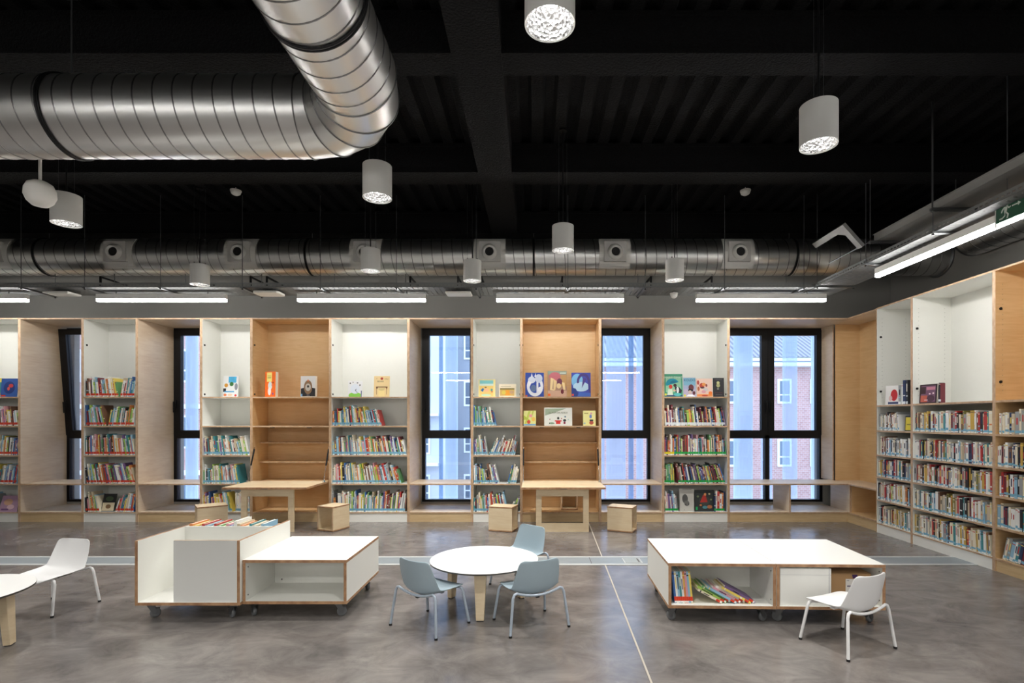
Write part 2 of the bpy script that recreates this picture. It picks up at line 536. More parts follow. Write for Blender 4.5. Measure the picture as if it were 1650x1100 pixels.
for i, (x0, x1, k) in enumerate(WIN):
    r = empty('window_%d' % (i + 1), (0, YB, 0)); struct(r)
    b = MB()
    fw = .05
    b.box(x0, 0, WZ0, x0 + fw, .09, WZ1, M_FRAME); b.box(x1 - fw, 0, WZ0, x1, .09, WZ1, M_FRAME)
    b.box(x0 + fw, 0, WZ0, x1 - fw, .09, WZ0 + .035, M_FRAME); b.box(x0 + fw, 0, WZ1 - .06, x1 - fw, .09, WZ1, M_FRAME)
    b.box(x0 + fw, 0, 1.20, x1 - fw, .09, 1.285, M_FRAME)
    if k == 'double':
        xm = 3.765
        b.box(xm - .035, 0, WZ0, xm + .035, .09, WZ1 - .06, M_FRAME)
    b.build('window_frame', r)
    zs0, zs1 = 1.25, WZ1 - .035
    g = MB()
    if k == 'double':
        sash(r, x0 + .02, xm - .003, zs0, zs1, .09, .10, .085, .08, hx=xm - .035)
        sash(r, xm + .003, x1 - .02, zs0, zs1, .10, .09, .085, .08, hx=xm + .04)
        b = MB(); b.box(x0 + .05, .02, WZ0 + .035, xm - .035, .03, 1.2, M_GLASS); b.build('pane', r)
        b = MB(); b.box(xm + .035, .02, WZ0 + .035, x1 - .05, .03, 1.2, M_GLASS); b.build('pane', r)
    else:
        hx = {'l': x0 + .045, 'tilt': x0 + .05, 'r': None}[k]
        sash(r, x0 + .012, x1 - .012, zs0, zs1, .11, .11, .085, .08, hx=hx, tilt=(0.085 if k == 'tilt' else 0))
        b = MB(); b.box(x0 + .05, .02, WZ0 + .035, x1 - .05, .03, 1.2, M_GLASS); b.build('pane', r)

# ---------------------------------------------------------------- outside
b = MB(); b.box(-60, YB + .25, -4.2, 60, 60, -4.0, M_STREET); o = b.build('street'); tag(o, 'pale paved street outside below the windows', 'street', kind='structure')
def far_window(parent, x, z, w, h, y=0):
    b = MB()
    b.box(x, y - .06, z, x + w, y + .02, z + h, M_PVC)
    f = b.build('window', parent)
    g = MB()
    g.box(x + .09, y - .075, z + h * .38, x + w - .09, y - .06, z + h - .09, M_DARKGL)
    g.box(x + .09, y - .075, z + .09, x + w - .09, y - .06, z + h * .33, M_DARKGL)
    g.build('pane', f)
r = empty('brick_house', (0, 22, 0)); tag(r, 'pink brick house with tiled roof and white cornice seen through the right-hand windows', 'building')
b = MB(); b.box(1.2, 0, -4, 19, 6, 3.7, M_BRICK); b.build('wall', r)
b = MB(); b.box(1.0, -.45, 3.7, 19.2, 0, 3.84, M_PVC); b.box(1.0, -.38, 3.92, 19.2, 0, 4.05, M_PVC); b.box(1.0, -.3, 3.84, 19.2, 0, 3.92, M_RENDER2); b.build('cornice', r)
b = MB(); b.prism([(-.5, 4.06), (3.2, 6.0), (7, 4.06)], 1.0, 19.2, 'x', M_TILES); b.build('roof', r)
for x in (1.6, 5.6, 7.95, 10.15, 11.52, 13.6, 15.6):
    far_window(r, x, 2.17, .58, 1.03); far_window(r, x, -.45, .58, 1.15)
r = empty('apartment_block', (0, 26, 0)); tag(r, 'tall pale apartment block seen through the middle window', 'building')
b = MB(); b.box(-8.5, 0, -4, -4.0, 6, 14, M_RENDER); b.box(-4.0, 1.2, -4, .3, 6, 14, M_RENDER2); b.build('wall', r)
for z in (-2.6, -.2, 2.2, 4.6):
    for x in (-7.6, -5.9): far_window(r, x, z, .8, 1.4)
    for x in (-3.6, -2.4, -1.0): far_window(r, x, z, .7, 1.3, 1.2)
b = MB()
for z in (-.6, 1.8): b.box(-8.4, -.7, z - .12, -4.6, 0, z, M_PVC)
b.build('balcony', r)
r = empty('terraced_house', (0, 24, 0)); tag(r, 'long terraced brick house seen through the left-hand windows', 'building')
b = MB(); b.box(-26, 0, -4, -10, 6, 9, M_BRICK); b.build('wall', r)
b = MB(); b.box(-26, -.2, 2.0, -10, 0, 2.2, M_PVC); b.box(-26, -.2, -1, -10, 0, -.8, M_PVC); b.build('string_course', r)
for x in (-24, -21.5, -19, -16.4, -14.6, -12.6):
    for z in (-2.8, .2, 3.2, 6.0): far_window(r, x, z, .9, 1.5)

# vertical glass channels of the outer facade, one per strip
def fin(x0, w, m, y=9.25, dp=.06, lab=''):
    b = MB()
    n = 8; poly = []
    for i in range(n + 1):
        a = pi * i / n
        poly.append((x0 + w / 2 - cos(a) * w / 2, y - sin(a) * dp))
    for i in range(n + 1):
        a = pi * (n - i) / n
        poly.append((x0 + w / 2 - cos(a) * (w / 2 - .006), y + .006 - sin(a) * (dp - .004)))
    b.prism(poly, -1.0, 4.6, 'z', m, smooth=False)
    o = b.build('facade_glass_channel')
    return o
CH = [(-1.66, .07, 3, 'narrow deep blue glass strip outside the middle window'),
      (-1.55, .22, 1, 'broad frosted glass channel outside the middle window'),
      (-1.12, .12, 2, 'faint pale glass channel at the right of the middle window'),
      (1.18, .06, 2, 'thin pale glass strip outside the window right of the desk'),
      (1.27, .34, 2, 'broad frosted glass channel outside the window right of the desk'),
      (1.66, .09, 3, 'dark blue glass strip outside the window right of the desk'),
      (1.80, .12, 2, 'pale glass strip at the right edge of the window beside the desk'),
      (3.50, .34, 1, 'broad frosted glass channel in the left pane of the double window'),
      (3.98, .20, 2, 'faint pale glass strip near the middle of the double window'),
      (4.36, .26, 2, 'pale glass channel left of centre in the double window right pane'),
      (4.86, .26, 1, 'frosted glass channel at the right of the double window'),
      (-6.10, .22, 1, 'frosted glass channel outside the second window from the left'),
      (-7.75, .30, 3, 'dark blue glass channel outside the tilted leftmost window')]
for x0, w, k, lab in CH:
    o = fin(x0, w, {1: M_MILK, 2: M_MILK2, 3: M_MILK3}[k])
    tag(o, lab, 'glass channel', 'vertical glass channels of the outer facade')

# ---------------------------------------------------------------- shelving units
T18 = .018
def panel(parent, name, x0, y0, z0, x1, y1, z1, face, edge, thin):
    b = MB(); b.box(x0, y0, z0, x1, y1, z1, face, edge, thin)
    return b.build(name, parent)
def lock_knob(parent, x, y, z, sgn):
    b = MB(); b.cyl(.014, 0, .008, M_BLACK, 14, Matrix.Translation((x, y, z)) @ Matrix.Rotation(sgn * pi / 2, 4, 'Y'))
    return b.build('lock', parent)
def bookcase(label, group, loc, rz, w, zs, face, base_z, depth=.465, back_only=False, pinholes=False, desk=False, H=2.99):
    r = empty('bookcase', loc, rz); tag(r, label, 'bookcase', group)
    e = M_EDGE
    sf = face
    for xa in (0, w - T18):
        panel(r, 'side_panel', xa, 0, 0, xa + T18, depth, H, sf, e, 'x')
    panel(r, 'top_panel', T18, 0, H - T18, w - T18, depth, H, sf, e, 'z')
    panel(r, 'back_panel', T18, depth - .012, base_z, w - T18, depth - .001, H - T18, sf, e, 'y')
    panel(r, 'plinth', T18, .008, 0, w - T18, .026, base_z - T18, M_PLINTH if face is M_MAPLE else sf, e, 'y')
    panel(r, 'base_panel', T18, 0, base_z - T18, w - T18, depth - .012, base_z, sf, e, 'z')
    for i, z in enumerate(zs):
        y0 = 0
        if desk and i >= 2: y0 = .20
        panel(r, 'shelf', T18, y0, z - .020, w - T18, depth - .012, z, sf, e, 'z')
    for z in (2.60, 1.875):
        lock_knob(r, T18, .05, z, 1)
        lock_knob(r, w - T18, .05, z, -1)
    if pinholes:
        b = MB()
        z = zs[0] + .1
        while z < H - .1:
            for y in (.07, depth - .09):
                for xx, sg in ((T18, 1), (w - T18, -1)):
                    b.cyl(.003, 0, .0015, mat('pin_hole', (120, 118, 112), .8), 6, Matrix.Translation((xx, y, z)) @ Matrix.Rotation(sg * pi / 2, 4, 'Y'))
            z += .05
        b.build('pin_holes', r)
    return r

ZB = [1.837, 1.41, .98, .563]; BASEB = .148
B_ = [31, 133, 220.5, 324, 405, 532, 658, 760.5, 840, 967, 1068.5, 1174, 1371]
UN = {}
def back_unit(key, x0, x1, face, label, zs=ZB, desk=False):
    X0, X1 = x0, x1
    bookcase(label, 'bookcases along the window wall', (X0, YF, 0), 0, X1 - X0, zs, face, BASEB, desk=desk)
    UN[key] = (X0, X1)
g = .0005
back_unit('U0', -8.36, fx(31), M_WHITE, 'white bookcase cut off by the left edge of the photo')
back_unit('U1', fx(133) + g, fx(220.5) - g, M_WHITE, 'white bookcase full of red-tagged books between the two leftmost windows')
back_unit('U2', fx(324) + g, fx(405) - g, M_WHITE, 'narrow white bookcase left of the left fold-down desk, second shelf empty')
back_unit('U3', fx(405) + g, fx(532) - g, M_MAPLE, 'wooden bookcase of the left fold-down desk, orange book on display', [1.837, 1.41, 1.163, .873, .585], True)
back_unit('U4', fx(532) + g, fx(658) - g, M_WHITE, 'wide white bookcase with blue-tagged books left of the middle window')
back_unit('U5', fx(760.5) + g, fx(840) - g, M_WHITE, 'narrow white bookcase between the middle window and the right fold-down desk')
back_unit('U6', fx(840) + g, fx(967) - g, M_MAPLE, 'wooden bookcase of the right fold-down desk, six picture books on display', [1.837, 1.41, 1.163, .873, .585], True)
back_unit('U7', fx(1068.5) + g, fx(1174) - g, M_WHITE, 'white bookcase with green-tagged books left of the double window')

RX = 4.575
RY = [7.05, 6.385, 5.245, 4.10]
ZR = [1.691, 1.359, 1.037, .748, .442]; BASER = .132
def right_unit(key, i, face, label):
    w = RY[i] - RY[i + 1] - .001
    bookcase(label, 'bookcases along the right wall', (RX, RY[i] - .0005, 0), -pi / 2, w, ZR, face, BASER, pinholes=True, depth=.475)
right_unit('RA', 0, M_WHITE, 'narrow white bookcase at the far end of the right wall')
right_unit('RB', 1, M_WHITE, 'wide white bookcase in the middle of the right wall')
right_unit('RC', 2, M_MAPLE, 'wooden bookcase at the right edge of the photo')

# window seats: deep birch reveals with a bench board
def window_seat(label, x0, x1, last=False):
    r = empty('window_seat', (x0, YF, 0)); tag(r, label, 'window seat', 'birch window seats')
    w = x1 - x0; D = .765
    e = M_EDGE
    panel(r, 'side_panel', 0, 0, 0, T18, D, 2.99, M_BIRCH, e, 'x')
    if not last:
        panel(r, 'side_panel', w - T18, 0, 0, w, D, 2.99, M_BIRCH, e, 'x')
    else:
        panel(r, 'side_panel', w - T18, .44, .563, w, D, 2.97, M_BIRCH, e, 'x')
        panel(r, 'end_panel', w - T18, 0, BASEB, w, .50, .543, M_BIRCH, e, 'x')
        panel(r, 'divider', fx(1273) - x0 - .012, 0, BASEB, fx(1273) - x0 + .012, .52, .543, M_BIRCH, e, 'x')
    ww = w - T18 if not last else w
    panel(r, 'top_panel', T18, 0, 2.972, ww, D, 2.99, M_BIRCH, e, 'z')
    panel(r, 'base_panel', T18, 0, BASEB - T18, ww, D, BASEB, M_BIRCH, e, 'z')
    panel(r, 'seat_board', T18, 0, .543, ww, .56, .563, M_BIRCH, e, 'z')
    panel(r, 'plinth', T18, .008, 0, ww, .026, BASEB - T18, M_PLINTH, e, 'y')
window_seat('birch window seat under the tilted leftmost window', fx(31) + g, fx(133) - g)
window_seat('birch window seat between the red-tagged bookcase and the narrow empty-shelf bookcase', fx(220.5) + g, fx(324) - g)
window_seat('birch window seat at the middle window, right of the wide blue-tagged bookcase', fx(658) + g, fx(760.5) - g)
window_seat('birch window seat directly right of the right fold-down desk', fx(967) + g, fx(1068.5) - g)
window_seat('wide birch window seat with a divider under the double window', fx(1174) + g, 4.645, True)

# corner seat turning onto the right wall
r = empty('corner_seat', (0, 0, 0)); tag(r, 'wooden corner seat with open box below between double window and right bookcases', 'window seat')
e = M_EDGE
panel(r, 'back_panel', 5.04, 7.056, BASEB, 5.052, 8.17, 2.972, M_MAPLE, e, 'x')
panel(r, 'far_panel', 4.665, 8.158, .563, 5.04, 8.17, 2.972, M_MAPLE, e, 'y')
panel(r, 'top_panel', 4.646, 7.056, 2.972, 5.052, 8.17, 2.99, M_BIRCH, e, 'z')
panel(r, 'top_panel', 4.600, 7.056, 2.972, 4.6455, YF - .001, 2.99, M_BIRCH, e, 'z')
panel(r, 'seat_board', 4.600, 7.056, .543, 4.6455, YF - .001, .563, M_BIRCH, e, 'z')
panel(r, 'seat_board', 4.646, 7.056, .543, 5.04, 8.158, .563, M_BIRCH, e, 'z')
panel(r, 'inner_panel', 4.646, YF - .02, BASEB, 5.04, YF - .002, .543, M_MAPLE, e, 'y')
panel(r, 'base_panel', 4.60, 7.056, BASEB - T18, 5.04, YF - .001, BASEB, M_MAPLE, e, 'z')
panel(r, 'plinth', 4.61, 7.056, 0, 4.628, YF + .006, BASEB - T18, M_PLINTH, e, 'x')

# fold-down desks
def desk(label, x0, x1, fr):
    r = empty('fold_down_desk', ((x0 + x1) / 2, 6.965, 0)); tag(r, label, 'desk', 'fold-down desks')
    w = (x1 - x0) / 2 - .02
    b = MB(); b.box(-w, 0, .580, w, .755, .606, M_STOOL, M_EDGE_D, 'z')
    b.box(-.045, -.0015, .583, .045, .001, .590, M_CRACK)
    b.build('desktop', r)
    a, c = fr
    b = MB()
    y0, y1 = .09, .115
    b.box(a, y0, 0, a + .075, y1, .580, M_STOOL); b.box(c - .075, y0, 0, c, y1, .580, M_STOOL)
    b.box(a + .075, y0, 0, c - .075, y1, .115, M_STOOL); b.box(a + .075, y0, .475, c - .075, y1, .580, M_STOOL)
    b.build('leg_frame', r)
    for s in (-1, 1):
        b = MB()
        xx = s * (w - .012)
        p0 = Vector((xx, .60, .622)); p1 = Vector((xx, .80, 1.10))
        d = p1 - p0
        b.tube([p0, p0 + d * .5], .004, M_CHROME, 8)
        b.tube([p0 + d * .45, p0 + d * .93], .011, M_BLACK, 10)
        b.tube([p0 + d * .93, p1], .004, M_CHROME, 8)
        b.box(xx - .012, .58, .606, xx + .012, .63, .632, M_CHROME)
        b.build('gas_strut', r)
    for xx in (-.28, .26):
        b = MB(); b.box(xx - .03, .768, 1.378, xx + .03, .80, 1.389, M_BLACK); b.build('hinge_plate', r)
desk('pale wooden fold-down desk behind the tall white book bin', fx(405), fx(532), (-3.92 + 3.564, -3.215 + 3.564))
desk('pale wooden fold-down desk behind the round table and blue-grey chairs', fx(840), fx(967), (.03 - .395, .736 - .395))

# ---------------------------------------------------------------- stools: open-sided birch boxes
def stool(label, N, ang, sx, sy, h, group='birch box stools'):
    """N: near corner; local x runs along ang, solid faces on the -y/+y sides, open on +-x"""
    r = empty('box_stool', (N[0], N[1], N[2] if len(N) > 2 else 0), ang); tag(r, label, 'stool', group)
    t = .018
    z0 = .006
    b = MB(); b.box(0, 0, h - t, sx, sy, h, M_STOOL, M_EDGE_D, 'z'); bevel(b.build('seat', r), .0015)
    b = MB(); b.box(0, 0, z0, sx, sy, z0 + t, M_STOOL, M_EDGE_D, 'z'); b.build('base', r)
    for y in (0, sy - t):
        b = MB(); b.box(.003, y + (.002 if y == 0 else -.002), z0 + t, sx - .003, y + t + (.002 if y == 0 else -.002), h - t, M_STOOL, M_EDGE, 'y'); b.build('side_panel', r)
    b = MB()
    for x in (.03, sx - .05):
        for y in (.03, sy - .05):
            b.box(x, y, 0, x + .02, y + .02, z0, M_BLACK)
    b.build('foot_pads', r)
# left of desk 1, solid face to camera
stool('birch box stool between the left windows and left desk, behind the book bin', (-4.455, 6.98), radians(38), .36, .30, .34)
stool('birch box stool with its open end facing the camera, right of the left desk', (-2.675, 7.03), radians(68), .32, .275, .335)
def stool_fix(label, L, N, dep, h):
    ang = atan2(N[1] - L[1], N[0] - L[0]); sx = sqrt((N[0] - L[0]) ** 2 + (N[1] - L[1]) ** 2)
    return stool(label, L, ang, sx, dep, h)
stool_fix('birch box stool just left of the right fold-down desk, below a narrow bookcase', (-.611, 7.10), (-.288, 7.005), .26, .335)
stool_fix('birch box stool right of the right fold-down desk, in front of the window', (.987, 7.11), (1.30, 6.965), .26, .335)
stool('small birch box stool stowed in the wooden bookcase under the right desk', (.66, 7.88, BASEB + .0005), radians(90), .24, .25, .24)

# ---------------------------------------------------------------- chairs
def chair_proto(shellm, tubem, label):
    r = empty('childrens_chair'); tag(r, label, 'chair', 'small shell chairs')
    # side profile (y forward, z up) with half width and edge rise
    P = [(.190, .250, .100, .0), (.187, .264, .145, .002), (.168, .272, .172, .006), (.12, .272, .187, .012), (.05, .264, .195, .024),
         (-.02, .253, .197, .038), (-.08, .248, .199, .048), (-.122, .254, .194, .055), (-.150, .280, .189, .056), (-.163, .322, .185, .050),
         (-.173, .368, .180, .043), (-.181, .412, .173, .037), (-.188, .452, .166, .032), (-.193, .484, .159, .028), (-.196, .502, .146, .026), (-.198, .509, .118, .024)]
    nv = 14
    vs = []; fs = []
    for i, (y, z, hw, rise) in enumerate(P):
        y0, z0 = P[max(i - 1, 0)][:2]; y1, z1 = P[min(i + 1, len(P) - 1)][:2]
        d = Vector((y1 - y0, z1 - z0)).normalized()
        n = Vector((d.y, -d.x))            # points up over the seat, forward over the back
        if n.y < 0 and i < 7: n = -n
        if i >= 7 and n.x < 0: n = -n
        for j in range(nv + 1):
            v = -1 + 2 * j / nv
            k = rise * 1.1 * (abs(v) ** 2.2)
            vs.append((v * hw, y + n.x * k, z + n.y * k))
    for i in range(len(P) - 1):
        for j in range(nv):
            a = i * (nv + 1) + j
            fs.append((a, a + 1, a + nv + 2, a + nv + 1))
    b = MB(); b.add(vs, fs, shellm, True)
    o = b.build('seat_shell', r)
    s = o.modifiers.new('solid', 'SOLIDIFY'); s.thickness = .007; s.offset = -1
    ss = o.modifiers.new('sub', 'SUBSURF'); ss.levels = 1; ss.render_levels = 2
    def legs(yf, xf, ys, xs, zs, yc, zc):
        for sg in (-1, 1):
            top = Vector((sg * xs, ys, zs)); foot = Vector((sg * xf, yf, .012))
            d = (top - foot).normalized()
            pts = [foot, foot + d * .09, top - d * .035]
            for q in (.35, .7):
                pts.append(top - d * .035 * (1 - q) + Vector((-sg * .012 * q, 0, .004 * q)))
            pts.append(top + Vector((-sg * .028, 0, -.001)))
            b = MB(); b.tube(pts, .0098, tubem, 12)
            lg = b.build('leg', r)
            b = MB(); b.cyl(.0115, 0, .014, M_RUBBER, 12, Matrix.Translation((foot.x, foot.y, 0))); b.build('foot_cap', lg)
        b = MB(); pts = []
        for i in range(13):
            v = -1 + i / 6
            pts.append((v * (xs - .026), ys + (yc - ys) * (1 - v * v), zs - .001 - (zs - zc) * (1 - v * v)))
        b.tube(pts, .0095, tubem, 10); b.build('cross_tube', r)
    legs(-.178, .230, -.150, .196, .288, -.150, .256)
    legs(.178, .213, .135, .186, .270, .12, .256)
    b = MB(); b.box(-.012, -.14, .232, .012, .12, .244, M_BLACK); b.box(-.09, .02, .236, .09, .05, .248, tubem); b.build('seat_bracket', r)
    return r
def place_chair(proto, first, x, y, ang, label, group):
    c = proto if first else copy_tree(proto)
    c.location = (x, y, 0); c.rotation_euler = (0, 0, ang); tag(c, label, 'chair', group)
    return c
def facing(dx, dy): return atan2(dy, dx) - pi / 2
blue = chair_proto(M_BPLAST, M_BTUBE, 'x')
place_chair(blue, True, -.755, 3.868, facing(.2, .293), 'blue-grey shell chair at the front left of the round white table', 'blue-grey chairs round the middle table')
place_chair(blue, False, -.029, 3.886, facing(-.149, .314), 'blue-grey shell chair at the front right of the round white table', 'blue-grey chairs round the middle table')
place_chair(blue, False, -.12, 4.80, facing(-.66, -.75), 'blue-grey shell chair on the far side of the round white table, facing the camera', 'blue-grey chairs round the middle table')
white = chair_proto(M_WPLAST, M_WTUBE, 'x')
place_chair(white, True, 2.09, 3.53, facing(-.40, .90), 'white shell chair in front of the right-hand pair of low boxes', 'white shell chairs')
place_chair(white, False, -3.835, 4.21, facing(-.056, -.349), 'white shell chair drawn up to the round table at the left edge', 'white shell chairs')

# ---------------------------------------------------------------- round tables
def round_table(label, x, y, a0):
    r = empty('round_table', (x, y, 0)); tag(r, label, 'table', 'round white tables')
    R = .437; h = .374
    b = MB()
    b.lathe([(1e-5, h), (R - .001, h)], M_TABLE, 72, smooth=False)
    b.lathe([(R - .001, h), (R, h - .001), (R - .002, h - .012), (1e-5, h - .012)], M_TEDGE, 72, smooth=False)
    b.build('tabletop', r)
    b = MB(); b.cyl(.06, h - .03, h - .012, M_BLACK, 16)
    for k in range(3):
        a = a0 + k * 2 * pi / 3
        b.box(0, -.02, h - .026, .31, .02, h - .012, M_BLACK, T=Matrix.Rotation(a, 4, 'Z'))
    b.build('frame', r)
    for k in range(3):
        a = a0 + k * 2 * pi / 3
        b = MB()
        T = Matrix.Rotation(a, 4, 'Z')
        zt = h - .026
        def ring(xc, w, d, z): return [(xc - d / 2, -w / 2, z), (xc + d / 2, -w / 2, z), (xc + d / 2, w / 2, z), (xc - d / 2, w / 2, z)]
        vs = ring(.318, .092, .05, zt) + ring(.338, .060, .042, .006)
        fs = [(0, 1, 2, 3), (7, 6, 5, 4), (0, 4, 5, 1), (1, 5, 6, 2), (2, 6, 7, 3), (3, 7, 4, 0)]
        b.add(vs, fs, M_STOOL, T=T)
        lg = bevel(b.build('leg', r), .002)
        b = MB(); b.box(.322, -.025, 0, .354, .025, .006, M_BLACK, T=T); b.build('foot_pad', lg)
round_table('round white table with blue-grey chairs in the middle of the floor', -.40, 4.28, radians(-90))
round_table('round white table cut off by the left edge of the photo', -3.82, 3.42, radians(17))

# ---------------------------------------------------------------- mobile boxes on casters
def caster(parent, x, y, ang, brake=True):
    T = Matrix.Translation((x, y, 0)) @ Matrix.Rotation(ang, 4, 'Z')
    b = MB()
    b.box(-.032, -.032, .108, .032, .032, .114, M_GREYMET, T=T)
    b.cyl(.018, .096, .108, M_GREYMET, 16, T)
    poly = [(-.024, .098), (.022, .098), (.040, .036), (.030, .028), (.012, .030)]
    for s in (-1, 1):
        b.prism(poly, s * .017 - .0015, s * .017 + .0015, 'y', M_GREYMET, T=T)
    b.box(-.024, -.018, .092, .022, .018, .098, M_GREYMET, T=T)
    if brake:
        b.box(.018, -.014, .062, .058, .014, .068, M_GREYMET, T=T)
    c = b.build('caster', parent)
    b = MB()
    W = T @ Matrix.Translation((.027, 0, .036)) @ Matrix.Rotation(pi / 2, 4, 'X')
    b.lathe([(.010, -.013), (.028, -.013), (.035, -.009), (.036, 0), (.035, .009), (.028, .013), (.010, .013)], M_WHEEL, 28, W)
    b.lathe([(1e-5, -.015), (.010, -.015), (.010, .015), (1e-5, .015)], M_CHROME, 12, W)
    b.build('wheel', c)

def low_box(label, x, y, rz, w=.783, d=.815):
    """front-left corner at x,y"""
    r = empty('mobile_box_bench', (x, y, 0), rz); tag(r, label, 'storage bench', 'low white boxes on casters')
    t = .022; z0, z1 = .116, .447; e = M_EDGE_D
    bevel(panel(r, 'top_panel', 0, 0, z1 - t, w, d, z1, M_WHITE, e, 'z'), .001, 1)
    panel(r, 'base_panel', 0, 0, z0, w, d, z0 + t, M_WHITE, e, 'z')
    panel(r, 'side_panel', .001, .001, z0 + t, .001 + t, d - .001, z1 - t, M_WHITE, e, 'x')
    panel(r, 'side_panel', w - t - .001, .001, z0 + t, w - .001, d - .001, z1 - t, M_WHITE, e, 'x')
    panel(r, 'back_panel', t + .001, .45, z0 + t, w - t - .001, .468, z1 - t, M_WHITE, e, 'y')
    b = MB()
    for xx, sg in ((t + .001, 1), (w - t - .001, -1)):
        for zz in (z0 + .06, z1 - .06):
            b.cyl(.005, 0, .003, M_GREYMET, 10, Matrix.Translation((xx, .035, zz)) @ Matrix.Rotation(sg * pi / 2, 4, 'Y'))
    b.cyl(.006, 0, .003, M_GREYMET, 10, Matrix.Translation((t + .06, .45, z0 + t + .03)) @ Matrix.Rotation(pi / 2, 4, 'X'))
    b.build('screw_caps', r)
    for cx, cy, a in ((.06, .07, 2.4), (w - .09, .07, .5), (.06, d - .09, 1.4), (w - .08, d - .10, -.9)):
        caster(r, cx, cy, a)
    return r

low_box('empty low white box bench beside the tall book bin', -2.187, 3.96, 0)
RB = radians(-1.6)
low_box('low white box bench holding children\'s comics and leaning books', .989, 3.875, RB)
px_, py_ = .989 + .785 * cos(RB), 3.875 + .785 * sin(RB)
low_box('low white box bench holding a white box and a cardboard carton', px_, py_, RB)

# tall open bin
r = empty('mobile_book_bin', (-2.972, 3.93, 0)); tag(r, 'tall open white book bin on casters with picture books at the back', 'book bin')
t = .022; z0, z1 = .116, .598; w, d = .783, .81; e = M_EDGE_D
panel(r, 'base_panel', 0, 0, z0, w, d, z0 + t, M_WHITE, e, 'z')
panel(r, 'side_panel', 0, 0, z0 + t, t, d, z1, M_WHITE, e, 'x')
panel(r, 'side_panel', w - t, 0, z0 + t, w, d, z1, M_WHITE, e, 'x')
panel(r, 'divider', t, .53, z0 + t, w - t, .545, z1, M_WHITE, M_WHITE, 'y')
panel(r, 'back_panel', t, d - .02, z0 + t, w - t, d - .002, z1 - .03, M_WHITE, e, 'y')
panel(r, 'front_panel', .28, .012, z0 + t, w - t, .030, z1, M_GREYBOARD, M_EDGE, 'y')
panel(r, 'inner_floor', t, .03, .30, .28, .53, .306, M_WHITE, M_WHITE, 'z') if False else None
for cx, cy, a in ((.07, .07, .6), (w - .08, .06, 2.5), (.06, d - .09, 1.4), (w - .08, d - .10, -.9)):
    caster(r, cx, cy, a)

# ---------------------------------------------------------------- ventilation ducts
def straight_duct(mb, seam, A, Bp, r, pitch=.13, phase=0.0):
    A = Vector(A); Bp = Vector(Bp); L = (Bp - A).length
    T = Matrix.Translation(A) @ (Bp - A).to_track_quat('Z', 'Y').to_matrix().to_4x4()
    n = 48; k = max(2, int(L / .25))
    vs = []; fs = []
    for i in range(k + 1):
        for j in range(n):
            a = 2 * pi * j / n
            vs.append((r * cos(a), r * sin(a), L * i / k))
    for i in range(k):
        for j in range(n):
            j2 = (j + 1) % n
            fs.append((i * n + j, i * n + j2, (i + 1) * n + j2, (i + 1) * n + j))
    mb.add(vs, fs, M_DUCT, True, T)
    pts = []; turns = L / pitch; m = int(turns * 36)
    vs = []; fs = []
    for i in range(m + 1):
        a = 2 * pi * i / 36; z = L * i / m
        for rr, dz in ((r - .001, -.006), (r + .0035, -.003), (r + .0035, .003), (r - .001, .006)):
            vs.append((rr * cos(a), rr * sin(a), z + dz))
    for i in range(m):
        for q in range(3):
            fs.append((i * 4 + q, i * 4 + q + 1, i * 4 + q + 5, i * 4 + q + 4))
    seam.add(vs, fs, M_SEAM, True, T)
def gore_elbow(mb, seam, C, p_of, r, segs=5):
    """segmented bend; p_of(t) -> centre point, t in 0..1"""
    n = 48; rings = []
    for i in range(segs + 1):
        t = i / segs
        c, nrm = p_of(t)
        q = nrm.to_track_quat('Z', 'Y').to_matrix().to_4x4()
        rings.append((Matrix.Translation(c) @ q, c, nrm))
    # build rings in shared reference frame so that quads line up
    R = []
    for T, c, nrm in rings:
        side = Vector((0, 0, 1)); other = side.cross(nrm).normalized()
        R.append([c + side * r * cos(2 * pi * j / n) + other * r * sin(2 * pi * j / n) for j in range(n)])
    for i in range(segs):
        vs = [tuple(p) for p in R[i]] + [tuple(p) for p in R[i + 1]]
        fs = [(j, (j + 1) % n, (j + 1) % n + n, j + n) for j in range(n)]
        mb.add(vs, fs, M_DUCT, True)
    for i in range(segs + 1):
        c = rings[i][1]
        pts = [c + (p - c) * 1.012 for p in R[i]]; pts.append(pts[0]); pts.append(pts[1])
        seam.tube(pts, .004, M_SEAM, 6, cap=False)
def strap(parent, T, r, h_up, rod_dx=0.0, up=Vector((0, 0, 1))):
    b = MB()
    prof = [(r + .003, -.014), (r + .012, -.014), (r + .012, -.004), (r + .005, -.003), (r + .005, .003), (r + .012, .004), (r + .012, .014), (r + .003, .014)]
    b.lathe(prof, M_BLACK, 48, T)
    c = T.translation
    b.tube([(c.x, c.y, c.z + r), (c.x, c.y, h_up)], .005, M_GREYMET, 6)
    b.box(c.x - .05, c.y - .02, h_up - .012, c.x + .05, c.y + .02, h_up, M_GREYMET)
    return b.build('hanger_strap', parent)

# large L-shaped duct
r = empty('ventilation_duct', (0, 0, 0)); tag(r, 'large silver spiral duct turning a corner at the upper left of the ceiling', 'duct')
DX, DY, DZ, DR = -1.097, 3.676, 3.602, .26
BR = .47
mb = MB(); sm = MB()
straight_duct(mb, sm, (XL + .01, DY, DZ), (DX - BR, DY, DZ), DR)
straight_duct(mb, sm, (DX, DY - BR, DZ), (DX, YR + .01, DZ), DR)
def bend(t):
    a = t * pi / 2
    c = Vector((DX - BR, DY - BR, DZ)) + Vector((sin(a), cos(a), 0)) * BR
    return c, Vector((cos(a), -sin(a), 0))
gore_elbow(mb, sm, None, bend, DR, 4)
mb.build('duct_shell', r); sm.build('duct_seam', r)
QX = Matrix.Rotation(pi / 2, 4, 'Y'); QY = Matrix.Rotation(pi / 2, 4, 'X')
for xx in (-3.22, -6.2):
    strap(r, Matrix.Translation((xx, DY, DZ)) @ QX, DR, CEIL)
